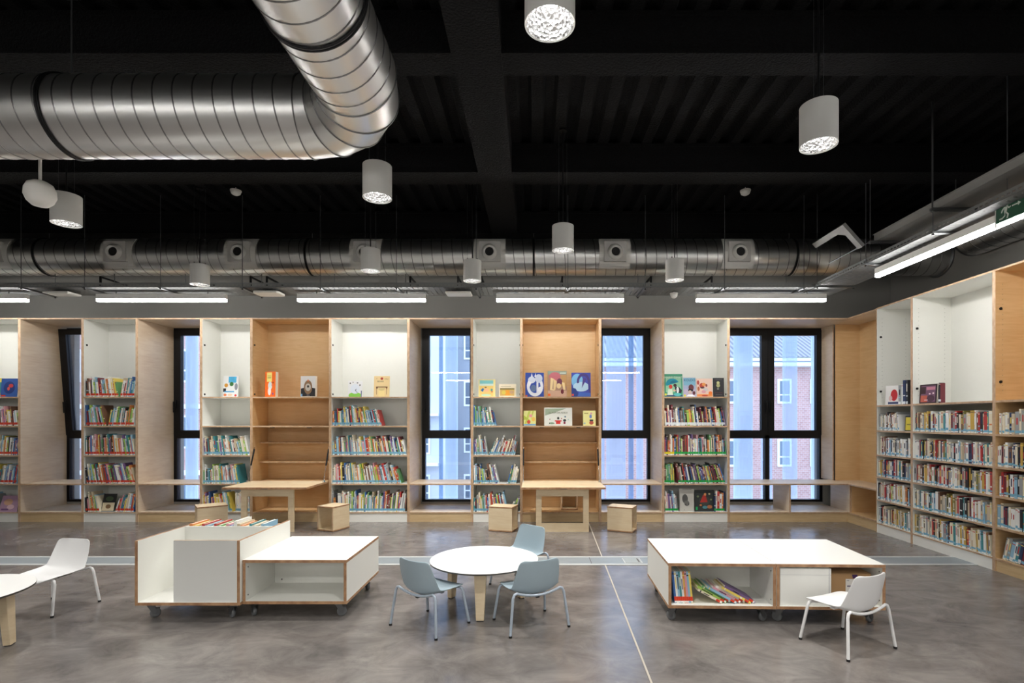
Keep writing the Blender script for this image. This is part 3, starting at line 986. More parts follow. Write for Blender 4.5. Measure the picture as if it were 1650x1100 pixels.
for yy in (2.62, .2, -2.2):
    strap(r, Matrix.Translation((DX, yy, DZ)) @ QY, DR, CEIL)

# long duct over the window wall
r = empty('ventilation_duct', (0, 0, 0)); tag(r, 'long silver spiral duct with round white air nozzles above the window wall', 'duct')
EY, EZ, ER = 7.48, 3.80, .25
mb = MB(); sm = MB(); straight_duct(mb, sm, (XL + .01, EY, EZ), (XR - .02, EY, EZ), ER, .14); mb.build('duct_shell', r); sm.build('duct_seam', r)
b = MB(); b.lathe([(ER, 0), (ER + .03, 0), (ER + .03, .02), (ER, .02)], M_GREYMET, 48, Matrix.Translation((XR - .02, EY, EZ)) @ QX); b.build('wall_flange', r)
for xx in (-6.87, -3.14, 0.0, 3.62):
    strap(r, Matrix.Translation((xx, EY, EZ)) @ QX, ER, CEIL)
def nozzle(parent, xx, yaw):
    b = MB(); n = 12; vs = []; fs = []
    w = .215
    for rr in (ER + .004, ER + .012):
        for i in range(n + 1):
            a = radians(-52 + 104 * i / n)
            for s in (-1, 1):
                vs.append((xx + s * w, EY - rr * cos(a), EZ + rr * sin(a)))
    o = 2 * (n + 1)
    for i in range(n):
        a = i * 2
        fs.append((o + a, o + a + 1, o + a + 3, o + a + 2))
        fs.append((a, o + a, o + a + 2, a + 2)); fs.append((a + 1, a + 3, o + a + 3, o + a + 1))
    fs.append((0, 1, o + 1, o)); fs.append((2 * n, o + 2 * n, o + 2 * n + 1, 2 * n + 1))
    b.add(vs, fs, M_WPAINT)
    # flat inner plate inside the raised rim
    for s in (-1, 1):
        b.box(xx + s * w - .012, EY - ER - .02, EZ - .15, xx + s * w + .012, EY - ER + .045, EZ + .15, M_WPAINT) if False else None
    p = b.build('nozzle_plate', parent)
    b = MB()
    b.box(xx - .15, EY - ER - .030, EZ - .135, xx + .15, EY - ER + .02, EZ + .135, mat('nozzle_panel_paint', (216, 215, 211), .55))
    b.build('nozzle_panel', p)
    T = Matrix.Translation((xx, EY - ER - .028, EZ - .01)) @ Matrix.Rotation(yaw, 4, 'Z') @ Matrix.Rotation(pi / 2 + .06, 4, 'X')
    b = MB()
    b.lathe([(.108, -.01), (.106, .020), (.095, .040), (.084, .054), (.074, .062), (.066, .060), (.060, .048), (.058, .0)], M_WPAINT, 32, T)
    b.build('nozzle', p)
    b = MB(); b.lathe([(.058, .030), (1e-5, .030)], M_RUBBER, 24, T); b.build('nozzle_opening', p)
for i, px in enumerate((-14, 187, 386, 588, 789, 991, 1191)):
    nozzle(r, (px - 860) / F * (EY - ER), (.18, .12, .06, -.1, .0, .05, -.08)[i])

# duct along the right wall
r = empty('ventilation_duct', (0, 0, 0)); tag(r, 'capped silver spiral duct running along the right wall behind the exit sign', 'duct')
mb = MB(); sm = MB(); straight_duct(mb, sm, (5.49, 6.62, 3.80), (5.49, -2.0, 3.80), .25, .14); mb.build('duct_shell', r); sm.build('duct_seam', r)
b = MB(); b.lathe([(1e-5, 0), (.252, 0), (.252, .03)], M_SEAM, 48, Matrix.Translation((5.49, 6.62, 3.80)) @ QY); b.build('end_cap', r)
for yy in (5.2, 1.2): strap(r, Matrix.Translation((5.49, yy, 3.80)) @ QY, .25, CEIL)

# ---------------------------------------------------------------- cable trays
M_TSIDE = mat('tray_side_steel', (120, 122, 122), .6, .1)
def tray(label, axis, a0, a1, w0, w1, z, rods, group, rear_top=3.553):
    r = empty('cable_tray'); tag(r, label, 'cable tray', group)
    m = M_PERFX if axis == 'x' else M_PERFY
    def bx(b, u0, v0, z0, u1, v1, z1, mm):
        if axis == 'x': b.box(u0, v0, z0, u1, v1, z1, mm)
        else: b.box(v0, u0, z0, v1, u1, z1, mm)
    b = MB(); bx(b, a0, w0, z, a1, w1, z + .002, m); b.build('tray_base', r)
    for ww in (w0, w1 - .002):
        b = MB(); bx(b, a0, ww, z, a1, ww + .002, z + .022, M_TSIDE); bx(b, a0, ww, z + .034, a1, ww + .002, z + .060, M_TSIDE)
        u = a0
        while u < a1 - .02:
            bx(b, u, ww, z + .022, u + .02, ww + .002, z + .034, M_TSIDE); u += .05
        b.build('tray_side', r)
    for q in rods:
        b = MB()
        for ww in (w0 - .012, w1 + .012):
            p = (q, ww) if axis == 'x' else (ww, q)
            top = CEIL if ww < w0 else rear_top
            b.tube([(p[0], p[1], z - .03), (p[0], p[1], top)], .0045, M_GREYMET, 6)
            b.cyl(.011, z - .035, z - .022, M_BLACK, 8, Matrix.Translation((p[0], p[1], 0)))
        b.build('hanger_rod', r)
        b = MB(); bx(b, q - .018, w0 - .03, z - .020, q + .018, w1 + .03, z - .003, M_GREYMET); b.build('cross_arm', r)
    return r
def rodx(px, Y=6.93): return (px - 860) / F * Y
TZ = 3.245
tray('long perforated steel cable tray below the duct along the window wall', 'x', XL, 3.70, 6.95, 7.42, TZ,
     [rodx(p) for p in (-90, 33, 135.6, 258, 390, 515.8, 638.4, 767, 915, 1040, 1168, 1296)], 'perforated cable trays')
r = tray('perforated steel cable tray running towards the camera along the right wall', 'y', 1.0, 7.42, 3.72, 4.17, TZ,
     [6.9, 5.89, 4.9, 3.9, 2.9], 'perforated cable trays', 3.439)
# upper grey duct-like trough on the same rods
r = empty('cable_trough'); tag(r, 'wide grey metal trough on arms above the right-hand cable tray', 'cable tray')
b = MB()
M_TROUGH = mat('grey_trough_paint', (148, 148, 146), .5)
b.box(3.76, 1.0, 3.465, 4.62, 5.82, 3.472, M_TROUGH); b.box(3.755, 1.0, 3.465, 3.762, 5.82, 3.535, M_TROUGH); b.box(4.615, 1.0, 3.465, 4.622, 5.82, 3.535, M_TROUGH)
b.box(3.74, 1.0, 3.533, 3.765, 5.82, 3.540, M_TROUGH)
b.build('trough_body', r)
for q in (5.80, 4.9, 3.9):
    b = MB(); b.box(3.69, q - .02, 3.44, 4.66, q + .02, 3.464, M_GREYMET)
    b.tube([(4.64, q, 3.44), (4.64, q, CEIL)], .0045, M_GREYMET, 6)
    b.tube([(3.70, q, 3.42), (3.70, q, CEIL)], .0045, M_GREYMET, 6); b.build('support_arm', r)
# folded end hood of the trough
b = MB()
def slab(p0, p1, p2, p3, th, m):
    P = [Vector(p) for p in (p0, p1, p2, p3)]
    n = (P[1] - P[0]).cross(P[3] - P[0]).normalized() * th
    vs = [tuple(p) for p in P] + [tuple(p + n) for p in P]
    b.add(vs, [(3, 2, 1, 0), (4, 5, 6, 7), (0, 1, 5, 4), (1, 2, 6, 5), (2, 3, 7, 6), (3, 0, 4, 7)], m)
slab((3.46, 5.86, 3.69), (3.68, 5.86, 3.445), (3.68, 5.94, 3.445), (3.46, 5.94, 3.69), -.04, M_TROUGH)
slab((3.46, 5.94, 3.69), (3.505, 5.94, 3.64), (3.505, 6.50, 3.64), (3.46, 6.50, 3.69), -.04, M_TROUGH)
b.add([(3.505, 5.94, 3.64), (3.57, 5.94, 3.567), (3.505, 6.10, 3.64), (3.52, 5.94, 3.65), (3.585, 5.94, 3.577), (3.52, 6.10, 3.65)], [(0, 1, 2), (5, 4, 3), (0, 3, 4, 1), (1, 4, 5, 2), (2, 5, 3, 0)], M_TROUGH)
b.tube([(3.70, 5.84, 3.46), (3.70, 6.6, 3.46)], .008, M_GREYMET, 6)
b.build('folded_hood', r)

# black wall struts that carry the tray behind the duct
r = empty('wall_bracket'); tag(r, 'row of short black and grey strut brackets between duct and cable tray', 'bracket')
for px in (162, 312, 404, 430, 661, 738, 776, 906, 1049, 1147):
    X = (px - 860) / F * 7.8
    b = MB(); b.box(X - .012, 7.79, 3.42, X + .012, 7.81, 3.62, M_BLACK)
    b.box(X - .012, 7.80, 3.60, X + .012, YB, 3.62, M_BLACK); b.build('strut', r)

# ---------------------------------------------------------------- linear lights
def linear(label, x0, x1, y, z, axis='x', hang=None):
    r = empty('linear_light'); tag(r, label, 'ceiling light', 'linear lights added behind the camera as fill' if hang else 'linear lights under the cable trays')
    def B(u0, v0, z0, u1, v1, z1, mm):
        b = MB()
        if axis == 'x': b.box(u0, v0, z0, u1, v1, z1, mm)
        else: b.box(v0, u0, z0, v1, u1, z1, mm)
        return b
    B(x0, y - .03, z + .035, x1, y + .03, z + .10, M_WPAINT).build('housing', r)
    B(x0 + .004, y - .027, z, x1 - .004, y + .027, z + .0348, M_LED).build('diffuser', r)
    b = MB()
    for u in (x0 + .25, x1 - .25):
        p = (u, y) if axis == 'x' else (y, u)
        b.cyl(.006, z + .10, hang or TZ, M_GREYMET, 8, Matrix.Translation((p[0], p[1], 0)))
    b.build('mounting_stud', r)
s = 118.9
LL = ['linear light at the left edge, furthest left of the row', 'linear light above the red-tagged bookcase, second from left',
      'linear light above the left fold-down desk, third from left', 'linear light above the right fold-down desk, fourth from left',
      'linear light above the double window, rightmost of the row']
for (a, c), l in zip(((-163, 44), (157, 364.5), (480, 685.5), (800, 1005), (1122, 1330)), LL):
    linear(l, (a - 860) / s, (c - 860) / s, 7.15, 3.10)
linear('linear light running towards the camera below the exit sign', 4.21, 5.99, 3.90, 3.115, 'y')
for k in range(5):  # added, unseen row: brightens the rear wall for streaks on the ducts
    linear('linear light of the added row brightening the rear wall behind the camera', -9.0 + k * 2.7, -7.2 + k * 2.7, -4.7, 3.10, 'x', hang=CEIL)
for k in range(4):  # added, unseen row: frontal fill for surfaces facing the camera
    linear('linear light of the cross row added behind the camera as frontal fill', -6.2 + k * 2.7, -4.46 + k * 2.7, -1.1, 3.10, 'x', hang=CEIL)
linear('linear light of the right-hand row nearer than the photo shows', 1.6, 3.4, 3.90, 3.115, 'y')

# white emergency units and sensors under the tray
for px, l in ((97, 'flat white emergency light panel under the tray at far left'), (739, 'flat white emergency light panel under the tray left of the right desk')):
    X = (px - 860) / F * 7.1
    r = empty('emergency_light', (X, 7.13, 0)); tag(r, l, 'emergency light', 'emergency lights')
    b = MB(); b.box(-.17, -.11, 3.188, .17, .11, 3.212, M_WPAINT); bevel(b.build('housing', r), .006)
    b = MB(); b.box(-.15, -.09, 3.184, .15, .09, 3.188, mat('emergency_diffuser', (235, 236, 234), .4)); b.build('lens', r)
    b = MB(); b.cyl(.012, 3.212, TZ - .001, M_GREYMET, 8); b.build('mount', r)
X = (432 - 860) / F * 7.1
r = empty('wireless_router', (X, 7.13, 0)); tag(r, 'rounded white wireless unit under the cable tray above the left desk', 'router')
b = MB()
pl = []
for k, (cx, cy) in enumerate(((.12, .08), (-.12, .08), (-.12, -.08), (.12, -.08))):
    for i in range(6):
        a = radians(k * 90 + i * 18); pl.append((cx + .05 * cos(a), cy + .04 * sin(a)))
b.prism(pl, 3.19, 3.215, 'z', M_WPAINT); b.build('housing', r)
b = MB(); b.cyl(.012, 3.215, TZ - .001, M_GREYMET, 8); b.build('mount', r)
def dome(name, label, x, y, z, rr, hh, top, group=None, cat='sensor'):
    r = empty(name, (x, y, 0)); tag(r, label, cat, group)
    b = MB(); b.lathe([(1e-5, z - hh), (rr * .45, z - hh), (rr * .85, z - hh * .7), (rr, z - hh * .3), (rr, z), (1e-5, z)], M_WPAINT, 24); b.build('housing', r)
    b = MB(); b.cyl(rr * 1.1, z, z + .012, M_WPAINT, 24)
    if top > z + .02: b.tube([(0, 0, z + .01), (0, 0, top)], .006, M_WPAINT, 8)
    b.build('base', r)
dome('motion_sensor', 'small white dome sensor under the cable tray left of the double window', (1086 - 860) / F * 7.2, 7.2, 3.215, .048, .055, TZ - .0005)
dome('smoke_detector', 'white smoke detector on the black ceiling above the red-tagged bookcases', (380 - 860) / F * 6.70, 6.70, 4.40, .06, .05, CEIL, 'smoke detectors', 'smoke detector')
dome('smoke_detector', 'white smoke detector on the black ceiling near the double window', (1201 - 860) / F * 6.70, 6.70, 4.40, .06, .05, CEIL, 'smoke detectors', 'smoke detector')
# white pod hanging at the left
r = empty('access_point_pod', (-3.93, 4.2, 0)); tag(r, 'rounded white pod hanging on a stem beside the leftmost pendant lamp', 'sensor')
b = MB(); b.lathe([(1e-5, 3.205), (.055, 3.205), (.085, 3.235), (.103, 3.28), (.100, 3.33), (.082, 3.372), (.05, 3.392), (1e-5, 3.397)], M_WPAINT, 36); b.build('housing', r)
b = MB(); b.tube([(0, 0, 3.39), (0, 0, CEIL)], .011, M_WPAINT, 10); b.build('stem', r)

# ---------------------------------------------------------------- pendants
PZ = 3.216
def pendant():
    r = empty('pendant_lamp')
    b = MB()
    b.lathe([(.106, .004), (.110, 0), (.110, .25), (.100, .254), (1e-5, .254)], M_GREYP, 48)
    b.lathe([(.106, .004), (.106, .246), (1e-5, .246)], M_WPAINT, 48)
    for p in b.smooth: pass
    o = b.build('housing', r)
    e = o.modifiers.new('split', 'EDGE_SPLIT'); e.split_angle = radians(40)
    b = MB()
    b.lathe([(.104, .006), (.094, .04), (.076, .08), (.052, .11), (.046, .118)], M_REFL, 28, smooth=False)
    b.build('reflector', r)
    b = MB(); b.lathe([(1e-5, .112), (.046, .112), (.046, .122), (1e-5, .122)], M_LAMP, 24, smooth=False); b.build('lamp', r)
    for sx in (-.06, .06):
        b = MB(); b.tube([(sx, 0, .25), (sx, 0, CEIL - PZ)], .0012, M_GREYMET, 5)
        b.cyl(.006, .25, .285, M_BLACK, 8, Matrix.Translation((sx, 0, 0))); b.build('suspension_cable', r)
    b = MB(); b.tube([(0, 0, .254), (0, 0, CEIL - PZ)], .006, M_BLACK, 8)
    pts = [(0.0, 0, .254)] + [(.022 - .022 * cos(t), .01 * sin(t), .254 + .045 * sin(t)) for t in [pi * k / 8 for k in range(9)]]
    b.tube(pts, .004, M_WPAINT, 6)
    b.cyl(.04, CEIL - PZ - .02, CEIL - PZ, M_BLACK, 16); b.build('power_cord', r)
    ld = bpy.data.lights.new('lamp_beam', 'SPOT'); ld.energy = SPOT_W; ld.spot_size = radians(104); ld.spot_blend = .7
    ld.shadow_soft_size = .045; ld.color = (1.0, .97, .92)
    lo = bpy.data.objects.new('lamp_beam', ld); COL.objects.link(lo); lo.parent = r; lo.location = (0, 0, -.01)
    return r
PEND = [(886, 40, 'brightest pendant lamp at the top of the photo, nearest the camera'),
        (1319, 235, 'large grey pendant lamp at the upper right, glowing'),
        (608, 309, 'grey pendant lamp just below the elbow of the large duct'),
        (107, 361, 'leftmost grey pendant lamp, behind the hanging white pod'),
        (907, 404, 'grey pendant lamp above the wooden case of the right desk, hung clear of the duct'),
        (322, 461, 'small grey pendant lamp in front of the duct above the narrow left bookcase'),
        (597, 437, 'small grey pendant lamp covering an air nozzle of the long duct'),
        (761, 453, 'small grey pendant lamp beside a nozzle, above the middle window'),
        (1087, 452, 'small grey pendant lamp above the green-tagged bookcase')]
proto = pendant(); used = False
def put_pendant(x, y, l, rz=0.0):
    global used
    p = copy_tree(proto) if used else proto
    used = True
    p.location = (x, y, PZ); p.rotation_euler = (0, 0, rz)
    tag(p, l, 'pendant lamp', 'grey cylinder pendant lamps')
for i, (px, py, l) in enumerate(PEND):
    Y = 1.716 * F / (676 - py)
    if i == 2: Y = 4.09
    if i == 5: Y = 6.72
    put_pendant((px - 860) / F * Y, Y, l, (i * 37 % 50) / 60.0)
OFF = [(-4.2, 2.0), (-7.0, 4.4), (-1.9, 1.2), (3.0, 1.5), (-.2, -.6), (-3.6, -1.4), (2.4, -2.2), (-.1, -3.6), (-8.6, 1.6)]  # extra pendants added out of view to raise the room's brightness
for i, (x, y) in enumerate(OFF):
    put_pendant(x, y, 'grey pendant lamp added out of view to brighten the room')

# ---------------------------------------------------------------- exit sign
r = empty('exit_sign', (3.86, 4.40, 0)); tag(r, 'green and white running-man exit sign above the right-hand linear light', 'exit sign')
def Y2(y): return -y
b = MB(); b.box(-.006, -.52, 3.128, .006, 0, 3.282, M_GREEN); b.build('sign_board', r)
def yz(pts, m, x0=-.0075, x1=-.006, name='pictogram'):
    b.prism([(-u, v) for u, v in pts], x0, x1, 'x', m)
b = MB()
zc = 3.205
yz([(.105 + .013 * cos(a), zc + .048 + .013 * sin(a)) for a in [2 * pi * k / 14 for k in range(14)]], M_SIGNW)
for q in ([(.083, zc + .036), (.112, zc + .030), (.100, zc - .012), (.078, zc - .006)],          # trunk
          [(.078, zc + .036), (.086, zc + .030), (.066, zc + .008), (.060, zc - .006), (.050, zc - .004), (.056, zc + .016)],   # rear arm
          [(.108, zc + .030), (.120, zc + .010), (.140, zc + .016), (.138, zc + .026), (.124, zc + .022), (.114, zc + .034)],  # front arm
          [(.078, zc - .004), (.092, zc - .008), (.082, zc - .034), (.058, zc - .046), (.034, zc - .046), (.034, zc - .056), (.062, zc - .058), (.090, zc - .040)],  # rear leg
          [(.086, zc - .004), (.102, zc - .010), (.122, zc - .034), (.112, zc - .066), (.100, zc - .064), (.108, zc - .036)],  # front leg
          [(.150, zc + .024), (.205, zc + .024), (.205, zc + .014), (.150, zc + .014)],
          [(.203, zc + .036), (.203, zc + .002), (.228, zc + .019)],
          [(.262, zc + .070), (.34, zc + .070), (.34, zc - .066), (.262, zc - .066)]):
    yz(q, M_SIGNW)
b.build('pictogram', r)
b = MB(); b.box(-.006, -.005, 3.10, .006, .008, 3.29, M_WPAINT); b.box(-.006, -.53, 3.282, .006, .008, 3.292, M_WPAINT)
b.tube([(0, -.1, 3.29), (.0, -.1, CEIL)], .004, M_GREYMET, 6); b.tube([(0, -.42, 3.29), (0, -.42, CEIL)], .004, M_GREYMET, 6); b.build('frame', r)

# ---------------------------------------------------------------- books
rng = random.Random(7)
BOOKS = []      # records of shelved books
KID = ['red', 'orange', 'yellow', 'green', 'teal', 'blue', 'sky blue', 'purple', 'pink', 'white', 'white', 'white', 'cream', 'black', 'brown', 'maroon', 'lime green', 'white', 'sky blue', 'cream', 'white', 'beige', 'white', 'grey', 'cream']
COOL = ['blue', 'teal', 'sky blue', 'white', 'green', 'yellow', 'navy', 'white', 'cream', 'orange', 'red', 'purple']
DARK = ['black', 'black', 'maroon', 'brown', 'navy', 'white', 'red', 'cream', 'purple', 'grey', 'teal', 'orange', 'black', 'blue', 'lime green']
ADULT = ['cream', 'white', 'white', 'cream', 'beige', 'black', 'navy', 'maroon', 'grey', 'olive', 'mustard', 'teal', 'white', 'cream', 'brown', 'red', 'sky blue', 'black', 'beige', 'cream', 'white', 'white', 'grey', 'cream', 'white']

def run(unit_loc, rz, x0, x1, z, pal, tagc, tilt0, tilt1, tr, hr, row, d0=.012, depth=(.16, .22)):
    """fill local x0..x1 with books; positive tilt = tops lean to the left"""
    M = Matrix.Translation(unit_loc) @ Matrix.Rotation(rz, 4, 'Z')
    if rz == 0: tilt0 *= 1.3; tilt1 *= 1.35; hr = (hr[0] - .025, min(hr[1] + .012, .315))
    seq = []; x = x0; last = None
    n_est = max(1, int((x1 - x0) / ((tr[0] + tr[1]) / 2 * 1.03))); i = 0
    prevtan = None; group = []
    while True:
        t = rng.uniform(*tr) * (1.5 if rng.random() < .10 else 1)
        h = rng.uniform(*hr)
        a = tilt0 + (tilt1 - tilt0) * min(1, i / n_est)
        c = rng.choice(pal)
        if c == last: c = rng.choice(pal)
        last = c
        ta = math.tan(a)
        if prevtan is None:
            x += max(0, h * sin(a)) if a > 0 else 0
        else:
            x += max(0, hr[1] * (ta - prevtan))
        w = t / cos(a)
        if x + w + (h * sin(-a) if a < 0 else 0) > x1: break
        seq.append((x, t, h, a, c)); x += w + .0006; prevtan = ta; i += 1
    out = []
    for k, (x, t, h, a, c) in enumerate(seq):
        lz = z + .0004; lx = x
        if a < 0: lz += t * sin(-a)
        dd = rng.uniform(*depth); yy = d0 + rng.uniform(0, .012)
        p = M @ Vector((lx, yy, lz))
        rec = dict(p=tuple(p), rot=(0, -a, rz), t=t - .0006, h=h, d=dd, c=c, tag=tagc if not callable(tagc) else tagc(k), row=row,
                   seed=rng.random())
        Y = p.y
        scale = F / Y
        fshort = 1.0
        if rz != 0:   # right-hand wall: foreshortened thickness
            fshort = abs(p.x) / Y
        rec['area'] = t * h * scale * scale * fshort
        BOOKS.append(rec); out.append(rec)
    return out
ROWN = ['top row', 'second row', 'third row', 'fourth row', 'bottom row']
def U(key, px): return fx(px) - UN[key][0]
T1 = (.011, .022); H1 = (.215, .285)
def back(key, row, a, c, z, pal=KID, tg='red', t0=0.02, t1=.20, tr=T1, hr=H1, nm=''):
    loc = (UN[key][0], YF, 0)
    xa = U(key, a) if a is not None else T18 + .003
    xb = U(key, c) if c is not None else UN[key][1] - UN[key][0] - T18 - .003
    return run(loc, 0, max(xa, T18 + .002), min(xb, UN[key][1] - UN[key][0] - T18 - .002), z, pal, tg, t0, t1, tr, hr, (key, row, nm))
Z1, Z2, Z3, Z4, Z5 = 1.837, 1.41, .98, .563, BASEB
# U0 (left edge)
N0 = 'bookcase at the left photo edge'
back('U0', 0, -60, 2, Z1, KID, 'red', .0, .25, nm=N0); back('U0', 1, -60, 29, Z2, nm=N0, t0=.1, t1=.05); back('U0', 2, -60, 29, Z3, nm=N0, t0=-.1, t1=-.06)
back('U0', 3, -60, 29, Z4, nm=N0, t0=-.14, t1=-.1); back('U0', 4, -60, -1, Z5, nm=N0, t0=.2, t1=.42)
N1 = 'red-tagged white bookcase'
back('U1', 0, 137, 190, Z1, nm=N1, t0=.03, t1=.16); back('U1', 0, 192, 219, Z1, nm=N1, t0=-.14, t1=-.10)
back('U1', 1, 135, 172, Z2, nm=N1, t0=.05, t1=.25, hr=(.24, .30)); back('U1', 1, 173, 219, Z2, nm=N1, t0=-.13, t1=-.05, hr=(.24, .31))
back('U1', 2, None, None, Z3, nm=N1, t0=0, t1=.12, hr=(.24, .32)); back('U1', 3, None, None, Z4, nm=N1, t0=.10, t1=.22, hr=(.24, .30))
back('U1', 4, 135, 160, Z5, nm=N1, t0=.06, t1=.2); back('U1', 4, 184, 219, Z5, nm=N1, t0=-.22, t1=-.05, hr=(.22, .29))
N2 = 'narrow bookcase by the left desk'
back('U2', 2, None, None, Z3, nm=N2, tg='blue', t0=.05, t1=.2, hr=(.22, .30)); back('U2', 3, 326, 386, Z4, nm=N2, tg='blue', t0=0, t1=.14)
back('U2', 4, 326, 374, Z5, COOL + ['cream'], nm=N2, tg='blue', t0=0, t1=.2); back('U2', 4, 378, 402, Z5, ['white', 'cream', 'white'], nm=N2, tg='blue', t0=.02, t1=.05, tr=(.008, .012))
N4 = 'wide blue-tagged bookcase'
back('U4', 1, 535, 616, Z2, COOL + ['white', 'sky blue', 'pink'], nm=N4, tg='blue', t0=0, t1=.22, hr=(.23, .29)); back('U4', 2, None, None, Z3, nm=N4, tg='blue', t0=.03, t1=.18)
back('U4', 3, 535, 648, Z4, nm=N4, tg='blue', t0=0, t1=.26, hr=(.23, .30)); back('U4', 4, None, None, Z5, nm=N4, tg='blue', t0=.03, t1=-.10, hr=(.23, .30))
N5 = 'narrow bookcase left of the right desk'
back('U5', 1, 763, 801, Z2, ['blue', 'teal', 'navy', 'green', 'blue', 'white', 'sky blue'], nm=N5, tg='blue', t0=0, t1=.2, hr=(.22, .30))
back('U5', 2, 763, 786, Z3, nm=N5, tg='blue', t0=0, t1=.14); back('U5', 2, 787, 838, Z3, nm=N5, tg='blue', t0=-.32, t1=-.06, hr=(.22, .30))
back('U5', 3, 763, 806, Z4, nm=N5, tg='blue', t0=.02, t1=.26); back('U5', 3, 817, 838, Z4, nm=N5, tg='blue', t0=-.2, t1=-.1)
back('U5', 4, 763, 820, Z5, nm=N5, tg='blue', t0=0, t1=.2); back('U5', 4, 822, 838, Z5, nm=N5, tg='blue', t0=-.25, t1=-.1, hr=(.16, .22))
N7 = 'green-tagged white bookcase'
back('U7', 1, None, None, Z2, DARK, nm=N7, tg='white', t0=.05, t1=.12, hr=(.22, .31)); back('U7', 2, None, None, Z3, DARK + KID, nm=N7, tg=lambda k: 'yellow' if k < 9 else 'green', t0=0, t1=.05, hr=(.23, .31), tr=(.010, .020))
back('U7', 3, 1071, 1088, Z4, ['teal', 'green', 'yellow', 'maroon', 'blue'], nm=N7, tg='green', t0=0, t1=.03, hr=(.25, .31)); back('U7', 3, 1089, 1171, Z4, DARK, nm=N7, tg='green', t0=.12, t1=.26, hr=(.25, .31), tr=(.010, .020))
back('U7', 4, 1071, 1094, Z5, nm=N7, tg='green', t0=.06, t1=.10, hr=(.24, .31)); back('U7', 4, 1151.5, 1171, Z5, ['orange', 'white', 'grey', 'beige', 'navy', 'red'], nm=N7, tg='green', t0=0.0, t1=-.04, hr=(.26, .30), tr=(.014, .024))

# right wall
def right(i, row, a, c, z, pal=ADULT, tg='blue', t0=0, t1=0.02, tr=(.013, .030), hr=(.195, .245), nm=''):
    loc = (RX, RY[i] - .0005, 0)
    w = RY[i] - RY[i + 1] - .001
    return run(loc, -pi / 2, max(T18 + .003, a * w), min(w - T18 - .003, c * w), z, pal, tg, t0, t1, tr, hr, ('R%d' % i, row, nm), depth=(.14, .19))
NA = 'narrow right-wall bookcase'; NB = 'wide right-wall bookcase'; NC = 'wooden right-wall bookcase'
mix = lambda k: 'blue' if k % 3 else 'white'
right(0, 0, .06, .68, 1.359, nm=NA, tg=mix, t0=.02, t1=.10); right(0, 1, .10, 1, 1.037, nm=NA, tg=mix); right(0, 2, .05, 1, .748, nm=NA)
right(0, 3, .02, 1, .442, nm=NA, tg=mix, pal=ADULT + ['lime green', 'orange']); right(0, 4, .03, 1, BASER, nm=NA, t0=.01, t1=.05, tg=mix)
right(1, 0, .02, 1, 1.359, nm=NB, tg='blue'); right(1, 1, .02, 1, 1.037, nm=NB, tg=mix); right(1, 2, .02, 1, .748, nm=NB, tg=mix)
right(1, 3, .02, 1, .442, nm=NB, tg=lambda k: 'yellow' if k == 6 else 'blue'); right(1, 4, .0, 1, BASER, nm=NB, t0=.01, t1=.05)
right(2, 0, .04, 1, 1.359, nm=NC, tg='blue', tr=(.016, .034)); right(2, 1, .02, 1, 1.037, nm=NC, tg='blue'); right(2, 2, .04, 1, .748, nm=NC, tg='blue')
right(2, 3, .02, 1, .442, nm=NC, tg='blue'); right(2, 4, .06, 1, BASER, nm=NC, t0=-.22, t1=-.10, tr=(.018, .040), hr=(.19, .23), tg=mix)

def book_geo(b, rec, T=None, parts=None):
    """writes cover / pages / tag of one upright book; spine on the local -y side"""
    t, h, d, c = rec['t'], rec['h'], rec['d'], rec['c']
    R = random.Random(rec['seed'])
    cm = PM[c]; e = min(.0018, t * .15)
    cov = parts[0] if parts else b; pg = parts[1] if parts else b; tg = parts[2] if parts else b
    U_ = [(0, 0), (t, 0), (t, d), (t - e, d), (t - e, e), (e, e), (e, d), (0, d)]
    cov.prism(U_, 0, h, 'z', cm, T=T)
    pg.box(e, e, .003, t - e, d - .004, h - .003, M_PAPER, T=T)
    q = .0006
    alt = R.choice([k for k in ('white', 'black', 'yellow', 'red', 'cream', 'navy') if k != c])
    st = R.random()
    if st < .55:
        z0 = h * R.uniform(.42, .55); z1 = h * R.uniform(.72, .86)
        cov.box(t * .3, -q, z0, t * .7, 0, z1, PM[alt], T=T)
    if st > .35:
        z0 = h * R.uniform(.86, .92); cov.box(0, -q, z0, t, 0, z0 + .008, PM[alt], T=T)
    if R.random() < .3:
        z0 = h * R.uniform(.30, .38); cov.box(t * .12, -q, z0, t * .88, 0, z0 + .014, PM[R.choice(['white', 'cream', 'orange', 'sky blue'])], T=T)
    za, zb = .018, .049
    if rec['rot'][2] < -1:
        za = R.uniform(.010, .026); zb = za + R.uniform(.014, .028)
    tg.box(0, -q * 2, za, t, 0, zb, TM[rec['tag']], T=T)
    if R.random() < .75:
        tg.box(t * .05, -q * 1.5, .004, t * .95, 0, .017, PM['white'], T=T)

def make_book(rec, label, group):
    cov, pg, tg = MB(), MB(), MB()
    book_geo(None, rec, parts=(cov, pg, tg))
    o = cov.build('book', None, rec['p'], rec['rot'])
    tag(o, label, 'book', group)
    pg.build('pages', o); tg.build('spine_label', o)
    return o

